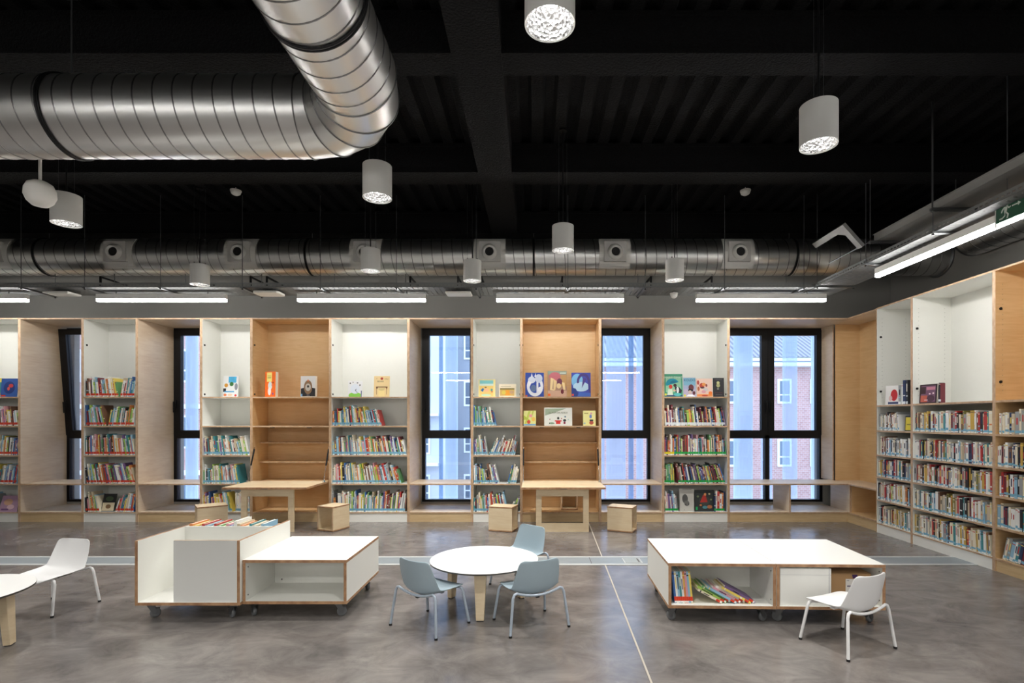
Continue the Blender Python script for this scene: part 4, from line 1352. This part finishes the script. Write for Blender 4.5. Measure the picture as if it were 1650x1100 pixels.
GROUPS = {'U0': 'books in the bookcase at the left edge', 'U1': 'books in the red-tagged bookcase', 'U2': 'books in the narrow bookcase by the left desk',
          'U4': 'books in the wide blue-tagged bookcase', 'U5': 'books in the narrow bookcase left of the right desk', 'U7': 'books in the green-tagged bookcase',
          'R0': 'books in the narrow right-wall bookcase', 'R1': 'books in the wide right-wall bookcase', 'R2': 'books in the wooden right-wall bookcase'}
N_SINGLE = 300 - 27 - 17 - 24      # the rest of the 300 are display, bench and bin books
rows = {}
for rec in BOOKS:
    rows.setdefault(rec['row'], []).append(rec)
vis = [r_ for r_ in BOOKS if (r_['p'][0] / r_['p'][1] * F + 860) > -5 and (r_['p'][0] / r_['p'][1] * F + 860) < 1645]
chosen = set(id(r_) for r_ in sorted(vis, key=lambda r_: -r_['area'])[:N_SINGLE])
ORD = lambda n: '%d%s' % (n, 'th' if 10 <= n % 100 <= 20 else {1: 'st', 2: 'nd', 3: 'rd'}.get(n % 10, 'th'))
def thick(t): return 'slim' if t < .016 else ('thick' if t > .026 else 'mid-thick')
sig = {}
for key, rs in rows.items():
    for i, r_ in enumerate(rs):
        l = rs[i - 1]['c'] if i else None; rr = rs[i + 1]['c'] if i + 1 < len(rs) else None
        r_['ord'] = i + 1
        if l and rr: r_['lab'] = '%s %s book between %s and %s ones, %s, %s' % (thick(r_['t']), r_['c'], l, rr, ROWN[key[1]], key[2])
        elif rr: r_['lab'] = '%s %s book at the left end of %s, %s' % (thick(r_['t']), r_['c'], ROWN[key[1]], key[2])
        else: r_['lab'] = '%s %s book at the right end of %s, %s' % (thick(r_['t']), r_['c'], ROWN[key[1]], key[2])
        sig[r_['lab']] = sig.get(r_['lab'], 0) + 1
stuff = MB(); count = 0
for key, rs in rows.items():
    for r_ in rs:
        if id(r_) in chosen:
            lab = r_['lab']
            if sig[lab] > 1 or len(lab.split()) > 16:
                lab = '%s %s book, %s from left, %s, %s' % (thick(r_['t']), r_['c'], ORD(r_['ord']), ROWN[key[1]], key[2])
            make_book(r_, lab, GROUPS[key[0]]); count += 1
        else:
            T = Matrix.Translation(r_['p']) @ Matrix.Rotation(r_['rot'][2], 4, 'Z') @ Matrix.Rotation(r_['rot'][1], 4, 'Y')
            book_geo(stuff, r_, T)
o = stuff.build('shelved_books'); tag(o, 'remaining smaller-looking books packed upright along the bookcase shelves', 'books', kind='stuff')

# ---------------------------------------------------------------- display books with cover art
CM = {}
def cm(rgb):
    if rgb not in CM: CM[rgb] = mat('ink_%d_%d_%d' % rgb, rgb, .45)
    return CM[rgb]
def ell(cx, cy, rx, ry, n=20, a0=0, a1=2 * pi):
    return [(cx + rx * cos(a0 + (a1 - a0) * k / n), cy + ry * sin(a0 + (a1 - a0) * k / n)) for k in range(n if a1 - a0 > 6.2 else n + 1)]
def arc_band(cx, cy, r0, r1, a0, a1, n=16, sx=1.0):
    A = [radians(a0 + (a1 - a0) * k / n) for k in range(n + 1)]
    return [(cx + r1 * cos(a) * sx, cy + r1 * sin(a)) for a in A] + [(cx + r0 * cos(a) * sx, cy + r0 * sin(a)) for a in A[::-1]]
def text_obj(s, size, m, parent, x, y, z):
    cu = bpy.data.curves.new('title', 'FONT'); cu.body = s; cu.size = size; cu.align_x = 'CENTER'; cu.align_y = 'CENTER'; cu.extrude = .0003
    to = bpy.data.objects.new('tmp', cu); COL.objects.link(to)
    dg = bpy.context.evaluated_depsgraph_get()
    me = bpy.data.meshes.new_from_object(to.evaluated_get(dg))
    bpy.data.objects.remove(to)
    me.materials.clear(); me.materials.append(m)
    o = bpy.data.objects.new('title', me); COL.objects.link(o); o.parent = parent
    o.location = (x, y, z); o.rotation_euler = (pi / 2, 0, 0)
    return o
def face_book(label, x, y, z, w, h, t, cover, art, rz=0, lean=.12, titles=(), spine=None, group='picture books displayed face out', matT=None):
    """front cover on local -y; origin at bottom centre"""
    b = MB(); e = .0022
    c = cm(cover); sp = cm(spine) if spine else c
    b.box(-w / 2, 0, 0, w / 2, e, h, c); b.box(-w / 2, t - e, 0, w / 2, t, h, c); b.box(-w / 2 - .0005, 0, 0, -w / 2 + e, t, h, sp)
    o = b.build('book', None, (x, y, z + .0003), (-lean, 0, rz))
    tag(o, label, 'book', group)
    b = MB(); b.box(-w / 2 + e, e, .002, w / 2 - .004, t - e, h - .003, M_PAPER); b.build('pages', o)
    if art:
        b = MB(); k = 0
        for poly, col in art:
            k += 1
            P = [(-w / 2 + min(max(u, 0.005), .995) * w, min(max(v, 0.005), .995) * h) for u, v in poly]
            a = 0
            for i in range(len(P)):
                a += P[i][0] * P[(i + 1) % len(P)][1] - P[(i + 1) % len(P)][0] * P[i][1]
            if a < 0: P = P[::-1]
            b.prism(P, -.00022 * k - .0001, 0.0, 'y', cm(col))
        b.build('cover_art', o)
    for s_, u, v, size, col in titles:
        text_obj(s_, size * h, cm(col), o, -w / 2 + u * w, -.00022 * (len(art) + 2), v * h)
    return o
def R4(x0, y0, x1, y1): return [(x0, y0), (x1, y0), (x1, y1), (x0, y1)]
def DB(label, pxa, pxb, pyt, z, cover, art, t=.012, dy=.10, lean=.10, base_py=None, **k):
    Y = YF + dy
    s_ = F / Y
    w = (pxb - pxa) / s_; h = (676 - pyt) / s_ - (z - 1.5) if z > 1.4 else 0
    return face_book(label, ((pxa + pxb) / 2 - 860) / s_, Y, z, w, h / cos(lean), t, cover, art, lean=lean, **k)
D1, D2 = 1.837, 1.41
N_DISPLAY = 0
DB('white picture book with a blue title panel, alone on the narrow bookcase', 358.5, 383, 605, D1, (244, 244, 244),
   [(R4(.34, .68, .86, .96), (84, 182, 226)), (ell(.2, .56, .12, .09), (226, 160, 60)), (ell(.55, .62, .13, .1), (60, 120, 60)), (R4(.02, .26, .2, .42), (30, 30, 36)),
    (R4(.1, .24, .74, .30), (80, 170, 220)), (ell(.86, .5, .1, .16), (150, 150, 160)), (ell(.16, .12, .1, .06), (226, 120, 60)), (ell(.85, .1, .08, .05), (210, 60, 60)), (ell(.48, .12, .16, .06), (240, 210, 180))], dy=.30)
DB('thick orange book with a yellow title panel on the left wooden case', 425, 445, 598.5, D1, (240, 110, 32),
   [(R4(.18, .60, .66, .97), (246, 226, 130)), (ell(.5, .44, .19, .16), (214, 224, 220)), (ell(.44, .22, .15, .16), (240, 228, 222)), (ell(.7, .46, .06, .05), (230, 120, 90)), (ell(.78, .56, .04, .03), (60, 20, 30)), (ell(.77, .12, .06, .045), (120, 70, 160)),
    (R4(.26, .82, .6, .84), (150, 150, 70)), (R4(.26, .74, .58, .77), (130, 140, 70))], t=.065, spine=(110, 50, 90), dy=.03, rz=-.25, lean=.02)
DB('white book with a brown bear in a black coat on the left wooden case', 483.5, 509, 605.5, D1, (236, 234, 232),
   [([(.02, .02), (.02, .4), (.3, .44), (.7, .44), (.98, .4), (.98, .02)], (44, 42, 44)), (ell(.5, .46, .28, .34), (150, 118, 88)), (ell(.5, .46, .19, .18), (206, 200, 190)), (ell(.5, .5, .07, .06), (60, 54, 50)), ([(.44, .74), (.56, .74), (.5, .86)], (226, 120, 70)),
    (R4(.02, .02, .12, .14), (130, 180, 226))], t=.045, dy=.03, rz=-.12, lean=.02, titles=(('clara', .5, .08, .08, (200, 200, 200)),))
DB('small white picture book with green meadow and birds', 560.5, 583, 613.5, D1, (240, 240, 242),
   [(ell(.5, .1, .46, .2), (140, 206, 80)), (ell(.5, .5, .34, .3), (232, 238, 248)), ([(.5, .42), (.6, .54), (.56, .36), (.72, .28), (.62, .28)], (40, 50, 70)), (ell(.14, .86, .05, .04), (90, 80, 70)), (ell(.66, .88, .06, .03), (70, 70, 80)), (ell(.84, .74, .05, .06), (120, 120, 120)), (ell(.34, .92, .04, .03), (110, 100, 90)), (R4(.92, .02, .99, .4), (110, 120, 150))], dy=.12)
DB('sand-coloured picture book with a red mark and theatre drawing', 602, 627, 605.5, D1, (244, 216, 160),
   [(ell(.5, .88, .09, .06), (190, 66, 50)), (R4(.14, .46, .88, .50), (130, 82, 48)), ([(.14, .46), (.26, .46), (.18, .34)], (90, 60, 40)), ([(.88, .46), (.76, .46), (.84, .34)], (150, 100, 50)), (ell(.5, .42, .22, .12, 12, pi, 2 * pi), (226, 204, 140)), (R4(.16, .12, .2, .4), (190, 150, 100)), (R4(.8, .12, .84, .4), (200, 160, 110)), (R4(.3, .02, .7, .3), (250, 226, 160))],
   dy=.12, titles=(('A', .17, .88, .09, (170, 150, 110)), ('HAU', .8, .86, .09, (160, 140, 100)), ('BEHAR', .42, .74, .10, (120, 96, 66))))
DB('yellow seaside picture book with blue banner above the narrow right bookcase', 771, 798, 611, D1, (244, 224, 150),
   [(R4(.06, .76, .88, .95), (130, 204, 204)), (R4(.06, .64, .88, .76), (214, 232, 220)), (R4(.06, .04, .88, .64), (240, 206, 120)), ([(.12, .38), (.26, .28), (.34, .46), (.24, .5)], (34, 110, 176)), (ell(.42, .54, .07, .04), (140, 100, 50)), (ell(.48, .38, .15, .1), (246, 190, 140)), (ell(.78, .4, .07, .07), (90, 160, 150)), ([(.74, .34), (.86, .32), (.8, .22)], (210, 90, 60)), (ell(.45, .10, .3, .06), (190, 220, 190))], dy=.05)
DB('low cream picture book with an orange pumpkin picture', 804, 831.5, 618.5, D1, (246, 232, 204),
   [(R4(.06, .08, .9, .68), (214, 176, 96)), (R4(.06, .56, .9, .68), (140, 126, 70)), (ell(.5, .32, .2, .22), (242, 164, 50)), (ell(.28, .34, .12, .16), (226, 204, 90)), (ell(.74, .36, .12, .14), (200, 160, 120)), (R4(.1, .8, .7, .83), (190, 176, 140))], dy=.05)
DB('blue picture book with a coiled white dragon on the right wooden case', 846.5, 876.5, 600, D1, (46, 76, 168),
   [(arc_band(.52, .44, .28, .42, 150, 395, 20, 1.05), (232, 236, 244)), (ell(.34, .7, .2, .14), (214, 222, 238)), ([(.14, .66), (.2, .36), (.34, .6)], (240, 242, 248)), (ell(.72, .76, .2, .18), (206, 214, 232)), (R4(.6, .14, .7, .6), (226, 230, 240)), (ell(.44, .36, .15, .14), (96, 120, 160)), ([(.3, .82), (.34, .99), (.4, .84)], (240, 240, 250)), ([(.48, .84), (.56, .99), (.58, .82)], (240, 240, 250)), (ell(.8, .3, .13, .12), (238, 240, 246)), (R4(.01, .01, .1, .08), (226, 110, 50))], dy=.06)
DB('tall rose-brown picture book with a bending figure, centre of right wooden case', 882.5, 913.5, 597, D1, (176, 138, 116),
   [(R4(.01, .86, .99, .99), (146, 160, 140)), (R4(.6, .4, .99, .84), (196, 150, 96)), (ell(.38, .78, .3, .17), (196, 108, 118)), ([(.16, .74), (.3, .7), (.24, .3), (.36, .28), (.36, .24), (.12, .26)], (240, 214, 160)), ([(.3, .7), (.48, .6), (.4, .26), (.3, .24)], (236, 206, 150)), (ell(.62, .58, .14, .13), (116, 60, 84)), ([(.74, .56), (.88, .54), (.92, .26), (.82, .28)], (240, 214, 160)), (ell(.58, .42, .12, .1), (236, 208, 158)), (R4(.01, .01, .99, .24), (212, 172, 148)), (ell(.76, .2, .08, .09), (110, 30, 44)), (R4(.01, .03, .14, .12), (240, 110, 40)), (R4(.64, .9, .95, .93), (220, 230, 220))], dy=.05)
DB('blue picture book with a dark diving dragon at right of the wooden case', 921, 952, 600, D1, (70, 80, 176),
   [(ell(.3, .66, .3, .3), (126, 190, 230)), (ell(.5, .42, .42, .2), (190, 220, 240)), (arc_band(.62, .62, .24, .36, -20, 190, 16, .95), (76, 62, 130)), ([(.6, .8), (.78, .74), (.54, .36)], (84, 66, 140)), ([(.86, .6), (.99, .7), (.99, .1), (.88, .3)], (70, 64, 140)), ([(.01, .38), (.22, .34), (.42, .02), (.01, .02)], (44, 66, 140)), ([(.3, .02), (.99, .02), (.99, .16), (.4, .2)], (70, 110, 200)), (R4(.01, .04, .12, .12), (226, 90, 70))], dy=.06)
DB('small lime-striped picture book on the second shelf of the right wooden case', 843.5, 863.5, 661.5, D2, (228, 228, 150),
   [([(.05, .05), (.4, .98), (.6, .98), (.2, .05)], (196, 206, 90)), ([(.02, .4), (.02, .7), (.5, .4)], (180, 196, 70)), ([(.7, .98), (.85, .98), (.6, .4)], (196, 206, 90)), (ell(.58, .66, .13, .1), (236, 150, 160)), (ell(.42, .26, .14, .13), (206, 76, 50)), (ell(.8, .44, .15, .14), (240, 196, 90)), (R4(.02, .02, .98, .12), (120, 170, 210))], dy=.03)
DB('wide pale landscape picture book centred on the second shelf', 877, 922, 656.5, D2, (238, 240, 232),
   [([(.03, .94), (.80, .96), (.03, .56)], (170, 186, 160)), (R4(.42, .10, .58, .30), (226, 60, 54)), (R4(.38, .24, .62, .30), (226, 60, 54)), (ell(.5, .42, .04, .07), (54, 62, 54)), (ell(.73, .3, .055, .07), (56, 60, 62)), (R4(.69, .1, .76, .22), (150, 50, 80)), (ell(.75, .50, .03, .05), (110, 140, 156)), (ell(.62, .40, .02, .03), (200, 90, 90)), (ell(.2, .36, .02, .03), (180, 120, 130)), (ell(.27, .14, .1, .05), (140, 170, 140)), (R4(.18, .1, .2, .18), (40, 50, 44)), (ell(.86, .34, .02, .04), (170, 210, 200))],
   dy=.02, titles=(('EL AUPI DE ADELA', .5, .72, .125, (120, 128, 104)),))
DB('small pale yellow picture book at the right end of the second shelf', 939.5, 960, 661.5, D2, (240, 234, 160),
   [(ell(.6, .62, .1, .13), (120, 140, 210)), (ell(.64, .82, .08, .06), (226, 160, 190)), (R4(.52, .3, .8, .42), (44, 60, 54)), (ell(.66, .2, .17, .12), (196, 90, 70)), (R4(.1, .8, .42, .86), (170, 160, 90)), (ell(.12, .16, .08, .06), (160, 190, 200))], dy=.03)
DB('green picture book with a couple under a teal umbrella', 1071, 1100.5, 602, D1, (70, 156, 120),
   [(R4(.08, .2, .92, .88), (150, 206, 170)), (ell(.44, .56, .36, .24, 14, radians(20), radians(200)), (20, 150, 170)), (ell(.52, .60, .2, .12, 12, radians(10), radians(190)), (10, 120, 150)), (ell(.34, .44, .1, .09), (226, 66, 50)), ([(.14, .06), (.2, .34), (.42, .34), (.46, .06)], (220, 232, 210)), (ell(.58, .5, .09, .07), (60, 40, 40)), ([(.56, .44), (.78, .44), (.96, .28), (.9, .16), (.6, .2)], (34, 34, 48)), (ell(.72, .3, .07, .14), (236, 236, 236)), (ell(.54, .28, .08, .03), (236, 190, 160)), (R4(.02, .02, .98, .08), (40, 70, 120)), (ell(.7, .1, .2, .07), (90, 190, 190)), (ell(.06, .1, .06, .05), (226, 226, 80))],
   dy=.05, titles=(('MARIE ZIMAT', .5, .84, .13, (206, 226, 206)),))
DB('pale blue and pink picture book titled KOLDO', 1102, 1121.5, 608, D1, (170, 180, 210),
   [(R4(.02, .6, .98, .98), (130, 186, 210)), (R4(.02, .02, .98, .4), (196, 180, 206)), (ell(.62, .48, .22, .17), (110, 50, 60)), ([(.36, .36), (.5, .44), (.8, .36), (.74, .28), (.4, .28)], (20, 20, 26)), (ell(.52, .24, .14, .10), (214, 190, 176)), (ell(.84, .2, .12, .1), (100, 40, 50)), ([(.2, .02), (.36, .12), (.7, .12), (.94, .02)], (244, 244, 246)), (R4(.02, .02, .16, .12), (230, 216, 40))],
   dy=.05, titles=(('KOLDO', .5, .86, .17, (24, 70, 120)),))
DB('pink and orange illustrated book standing right of KOLDO', 1123, 1148.5, 609.5, D1, (240, 206, 190),
   [(ell(.34, .62, .16, .14), (196, 66, 40)), (ell(.46, .68, .12, .09), (236, 160, 80)), (ell(.36, .5, .14, .05), (70, 30, 40)), (ell(.1, .78, .08, .12), (190, 80, 70)), (ell(.12, .44, .07, .12), (190, 100, 60)), (ell(.56, .4, .15, .1), (214, 206, 204)), (ell(.44, .28, .14, .08), (226, 160, 170)), (ell(.62, .62, .06, .08), (150, 60, 40)), (R4(.02, .02, .98, .14), (240, 150, 80)), (ell(.86, .2, .12, .1), (244, 130, 50)), (ell(.5, .06, .2, .04), (190, 60, 40))], dy=.04)
DB('black book with a pale flower, rightmost on the display shelf left of double window', 1149.5, 1167, 608.5, D1, (36, 36, 42),
   [(ell(.46, .74, .14, .08), (214, 214, 150)), (ell(.46, .60, .17, .10), (186, 186, 130)), (ell(.44, .42, .09, .05), (140, 140, 130)), (R4(.2, .9, .8, .92), (90, 90, 96)), (R4(.2, .1, .8, .115), (110, 100, 104)), (R4(.15, .2, .85, .215), (110, 40, 44))], dy=.045, lean=.06)
# bottom shelf of the green-tagged bookcase
s_ = F / (YF + .04)
face_book('pale grey picture book with a dark scribbled figure, bottom shelf', (1107 - 860) / s_, YF + .04, Z5, 23 / s_, .335, .012, (196, 194, 186),
   [(ell(.38, .56, .2, .2), (90, 90, 88)), (ell(.5, .36, .18, .12), (110, 110, 106)), (R4(.4, .28, .46, .34), (50, 50, 50)), (R4(.6, .28, .66, .36), (60, 60, 60)), (R4(.2, .95, .85, .97), (120, 120, 114)), (R4(.3, .06, .34, .09), (90, 90, 90))], lean=.08)
face_book('dark picture book with a red-cloaked figure, bottom shelf', (1135.5 - 860) / s_, YF + .04, Z5, 31 / s_, .315, .014, (44, 50, 50),
   [(ell(.5, .5, .3, .2), (60, 66, 60)), ([(.26, .42), (.44, .78), (.56, .78), (.66, .44)], (176, 50, 44)), (ell(.54, .8, .06, .07), (226, 150, 90)), (ell(.76, .22, .14, .08), (176, 110, 70)), (ell(.52, .2, .13, .07), (80, 140, 150)), (ell(.3, .3, .06, .04), (200, 120, 60)), (ell(.76, .82, .05, .04), (190, 180, 140)), (R4(.04, .08, .14, .22), (20, 170, 90)), (ell(.16, .7, .06, .05), (110, 130, 90)), (ell(.84, .56, .05, .04), (130, 140, 100))], lean=.07)
# leaning cover-forward books of the red-tagged bookcases
s_ = F / (YF + .03)
face_book('blue book with a red octopus leaning on the left-edge bookcase top row', (16 - 860) / s_, YF + .01, Z1, .24, .27, .010, (56, 92, 160),
   [(ell(.5, .5, .34, .34), (40, 60, 120)), (ell(.6, .6, .14, .1), (206, 70, 70)), (ell(.46, .44, .08, .1), (214, 90, 80)), (R4(.05, .02, .3, .1), (214, 62, 34))], rz=0, lean=.08)
face_book('purple and pink cover-forward book on the left-edge bookcase bottom row', (14 - 860) / s_, YF + .01, Z5, .26, .24, .010, (176, 140, 166),
   [(ell(.4, .6, .25, .2), (206, 160, 130)), (ell(.6, .3, .2, .15), (226, 190, 200)), (R4(.1, .1, .5, .2), (120, 80, 130))], lean=.3)
face_book('black and cream book leaning in the gap of the red-tagged bottom row', (171 - 860) / s_, YF + .05, Z5, .19, .26, .010, (30, 30, 34),
   [(R4(.04, .04, .96, .5), (214, 200, 170)), (ell(.5, .72, .3, .14), (70, 90, 60)), (ell(.5, .28, .2, .12), (130, 100, 70))], lean=.25)

# right wall display shelf: covers face -x
def RD(label, lx, ly, i, w, h, t, cover, art, lean=.06, turn=0.0, **k):
    return face_book(label, RX + ly, RY[i] - lx, ZR[0], w, h, t, cover, art, rz=-pi / 2 + turn, lean=lean, group='books displayed on the right wall', **k)
RD('white book with a red and dark face on its cover, narrow right-wall bookcase', .23, .06, 0, .19, .25, .012, (236, 234, 232),
   [(ell(.6, .5, .24, .3), (196, 40, 50)), (R4(.2, .04, .9, .16), (60, 70, 110)), (ell(.36, .34, .12, .14), (226, 190, 190))], turn=.35)
def upright(label, i, lx, ly, z, t, h, d, c, alt='white', tgc='white', lean=0, group='books displayed on the right wall'):
    rec = dict(t=t, h=h, d=d, c=c, tag=tgc, seed=.3 + lx, p=(RX + ly, RY[i] - lx, z + .0004), rot=(0, lean, -pi / 2))
    return make_book(rec, label, group)
upright('thick grey and white book between the face book and a dark one', 0, .36, .05, ZR[0], .045, .245, .18, 'grey')
upright('white upright book beside the thick grey one, narrow right-wall display shelf', 0, .415, .05, ZR[0], .03, .25, .18, 'white')
upright('tall navy upright book on the display shelf of the narrow right-wall bookcase', 0, .47, .03, ZR[0], .045, .30, .20, 'navy')
upright('tall black book at the right end of the narrow right-wall display shelf', 0, .525, .03, ZR[0], .03, .30, .20, 'black')
RD('dark framed book with a purple and orange city cover, wide right-wall bookcase', .19, .05, 1, .24, .225, .02, (48, 26, 34),
   [(R4(.08, .08, .92, .92), (120, 84, 110)), (R4(.08, .5, .36, .88), (60, 34, 40)), (R4(.08, .08, .46, .42), (196, 96, 76)), (R4(.4, .7, .9, .86), (200, 130, 150)), (ell(.66, .26, .22, .18), (80, 50, 66)), (ell(.6, .5, .05, .04), (246, 220, 226)), (ell(.8, .52, .05, .04), (246, 220, 226)), (R4(.3, .16, .5, .2), (230, 200, 200))], turn=.1)
upright('black upright book beside the dark city book, wide right-wall display shelf', 1, .355, .05, ZR[0], .022, .23, .05, 'black', lean=.03)
upright('maroon upright book beside the black one, wide right-wall display shelf', 1, .380, .05, ZR[0], .013, .225, .05, 'maroon')
# yellow book shown cover-out in row 2 of the narrow right-wall bookcase
face_book('yellow cover-out book at the right of the narrow right-wall second row', RX + .05, RY[0] - .55, ZR[1], .15, .19, .012, (34, 40, 54),
   [(R4(.06, .06, .94, .9), (226, 206, 60)), (R4(.2, .4, .8, .46), (150, 140, 40))], rz=-pi / 2, lean=.05, group='books displayed on the right wall')

# ---------------------------------------------------------------- contents of the low benches
MBX = Matrix.Translation((.989, 3.875, 0)) @ Matrix.Rotation(RB, 4, 'Z')
zf = .116 + .022
CO = ['blue', 'white', 'sky blue', 'teal', 'white', 'orange', 'pink', 'sky blue', 'yellow']
NTH = ['first', 'second', 'third', 'fourth', 'fifth', 'sixth', 'seventh', 'eighth', 'ninth']
x = .034
for k in range(9):
    t = .0145
    a = .10
    p = MBX @ Vector((x + .235 * sin(a) * 1.0, .045, zf + .0006))
    rec = dict(t=t, h=.235, d=.20, c=CO[k], tag='red', seed=.11 * k + .05, p=tuple(p), rot=(0, -a, RB))
    make_book(rec, 'slim %s comic with red foot tag, %s from left in the upright row' % (CO[k], NTH[k]), 'comics standing in the low bench')
    x += t / cos(a) + .0006
LB = [('cream', 1.28, .20), ('lime green', 1.20, .24), ('green', 1.16, .24), ('sky blue', 1.10, .24), ('pink', 1.06, .23), ('white', 1.00, .24), ('yellow', .97, .24), ('purple', .93, .25)]
LN = ['cream book lying lowest of the slumped pile', 'lime green book slumped above the cream one', 'green book slumped above the lime green one', 'sky blue book in the middle of the slumped pile',
      'pink book slumped above the sky blue one', 'white book slumped below the yellow one', 'yellow book slumped under the topmost purple one', 'purple book lying on top of the slumped pile at right']
x = .40
for k, (c, a, h) in enumerate(LB):
    a = 1.08
    t = .016
    p = MBX @ Vector((x, .04 + .012 * (k % 3), zf + .001))
    rec = dict(t=t, h=h, d=.20, c=c, tag='red', seed=.17 * k + .4, p=tuple(p), rot=(0, -a, RB))
    make_book(rec, LN[k], 'books slumped in the low bench')
    x += t / cos(a) + .001
MCX = Matrix.Translation((px_, py_, 0)) @ Matrix.Rotation(RB, 4, 'Z')
p = MCX @ Vector((.032, .015, zf + .0005))
r = empty('storage_box', p, RB); tag(r, 'white folded card box in the right low bench beside the cardboard carton', 'box')
b = MB(); b.box(0, 0, 0, .37, .40, .272, M_WHITE); bevel(b.build('body', r), .003)
b = MB(); b.box(.002, -.001, .225, .368, 0, .227, mat('box_crease', (200, 200, 200), .6)); b.box(.352, -.002, .0, .358, 0, .272, mat('box_crease', (200, 200, 200), .6)); b.build('crease', r)
p = MCX @ Vector((.425, .06, zf + .0005))
r = empty('cardboard_box', p, RB); tag(r, 'brown cardboard carton with a white label in the right low bench', 'box')
b = MB(); b.box(0, 0, 0, .29, .34, .222, M_CARD); bevel(b.build('body', r), .003)
b = MB()
b.box(.0, 0, .222, .29, .16, .226, M_CARD); b.box(0, .18, .222, .29, .34, .226, M_CARD); b.build('flap', r)
b = MB(); b.box(.105, -.0012, .02, .235, 0, .185, mat('carton_label', (226, 222, 216), .6))
dk = mat('carton_print', (110, 104, 120), .6)
for u0, v0, u1, v1 in ((.112, .172, .130, .176), (.115, .128, .16, .138), (.165, .128, .18, .138), (.15, .095, .156, .12), (.12, .06, .2, .064), (.12, .05, .2, .054)):
    b.box(u0, -.0018, v0, u1, -.0012, v1, dk)
b.prism([(.150, .218), (.190, .218), (.184, .190), (.156, .190)], -.0022, -.0012, 'y', mat('purple_tab', (66, 34, 84), .5))
b.build('label', r)

# ---------------------------------------------------------------- books in the tall bin (thickness along x, spines to the camera)
BC = ['teal', 'orange', 'yellow', 'maroon', 'blue', 'red', 'sky blue', 'navy', 'white', 'red', 'green', 'lime green', 'white', 'pink', 'blue', None, 'white', 'beige', 'orange', 'cream', 'green', 'teal', 'beige', 'brown', 'white', 'sky blue']
x = -2.972 + .026; k = 0; prev = 'the left side wall'
tx = [.024, .03, .028]
for i, c in enumerate(BC):
    if c is None:
        x += .012; continue
    t = tx[i % 3] - .003
    h = .44 + .012 * ((i * 7) % 4)
    if i == 16: h = .50
    rec = dict(t=t, h=h, d=.235, c=c, tag='white', seed=(i * .137) % 1, p=(x, 3.93 + .549, .116 + .022 + .0005), rot=(0, 0, 0))
    lab = '%s book in the tall bin, next right of %s' % (c, prev if prev.startswith('the') else 'the ' + prev + ' one')
    if i == 16: lab = 'white book sticking up highest in the middle of the tall bin'
    prev = c if i != 16 else 'the book sticking up'
    make_book(rec, lab, 'picture books in the tall bin')
    x += t + .0015
print('SHELVED', len(BOOKS), 'single', count, 'bin end x', x)
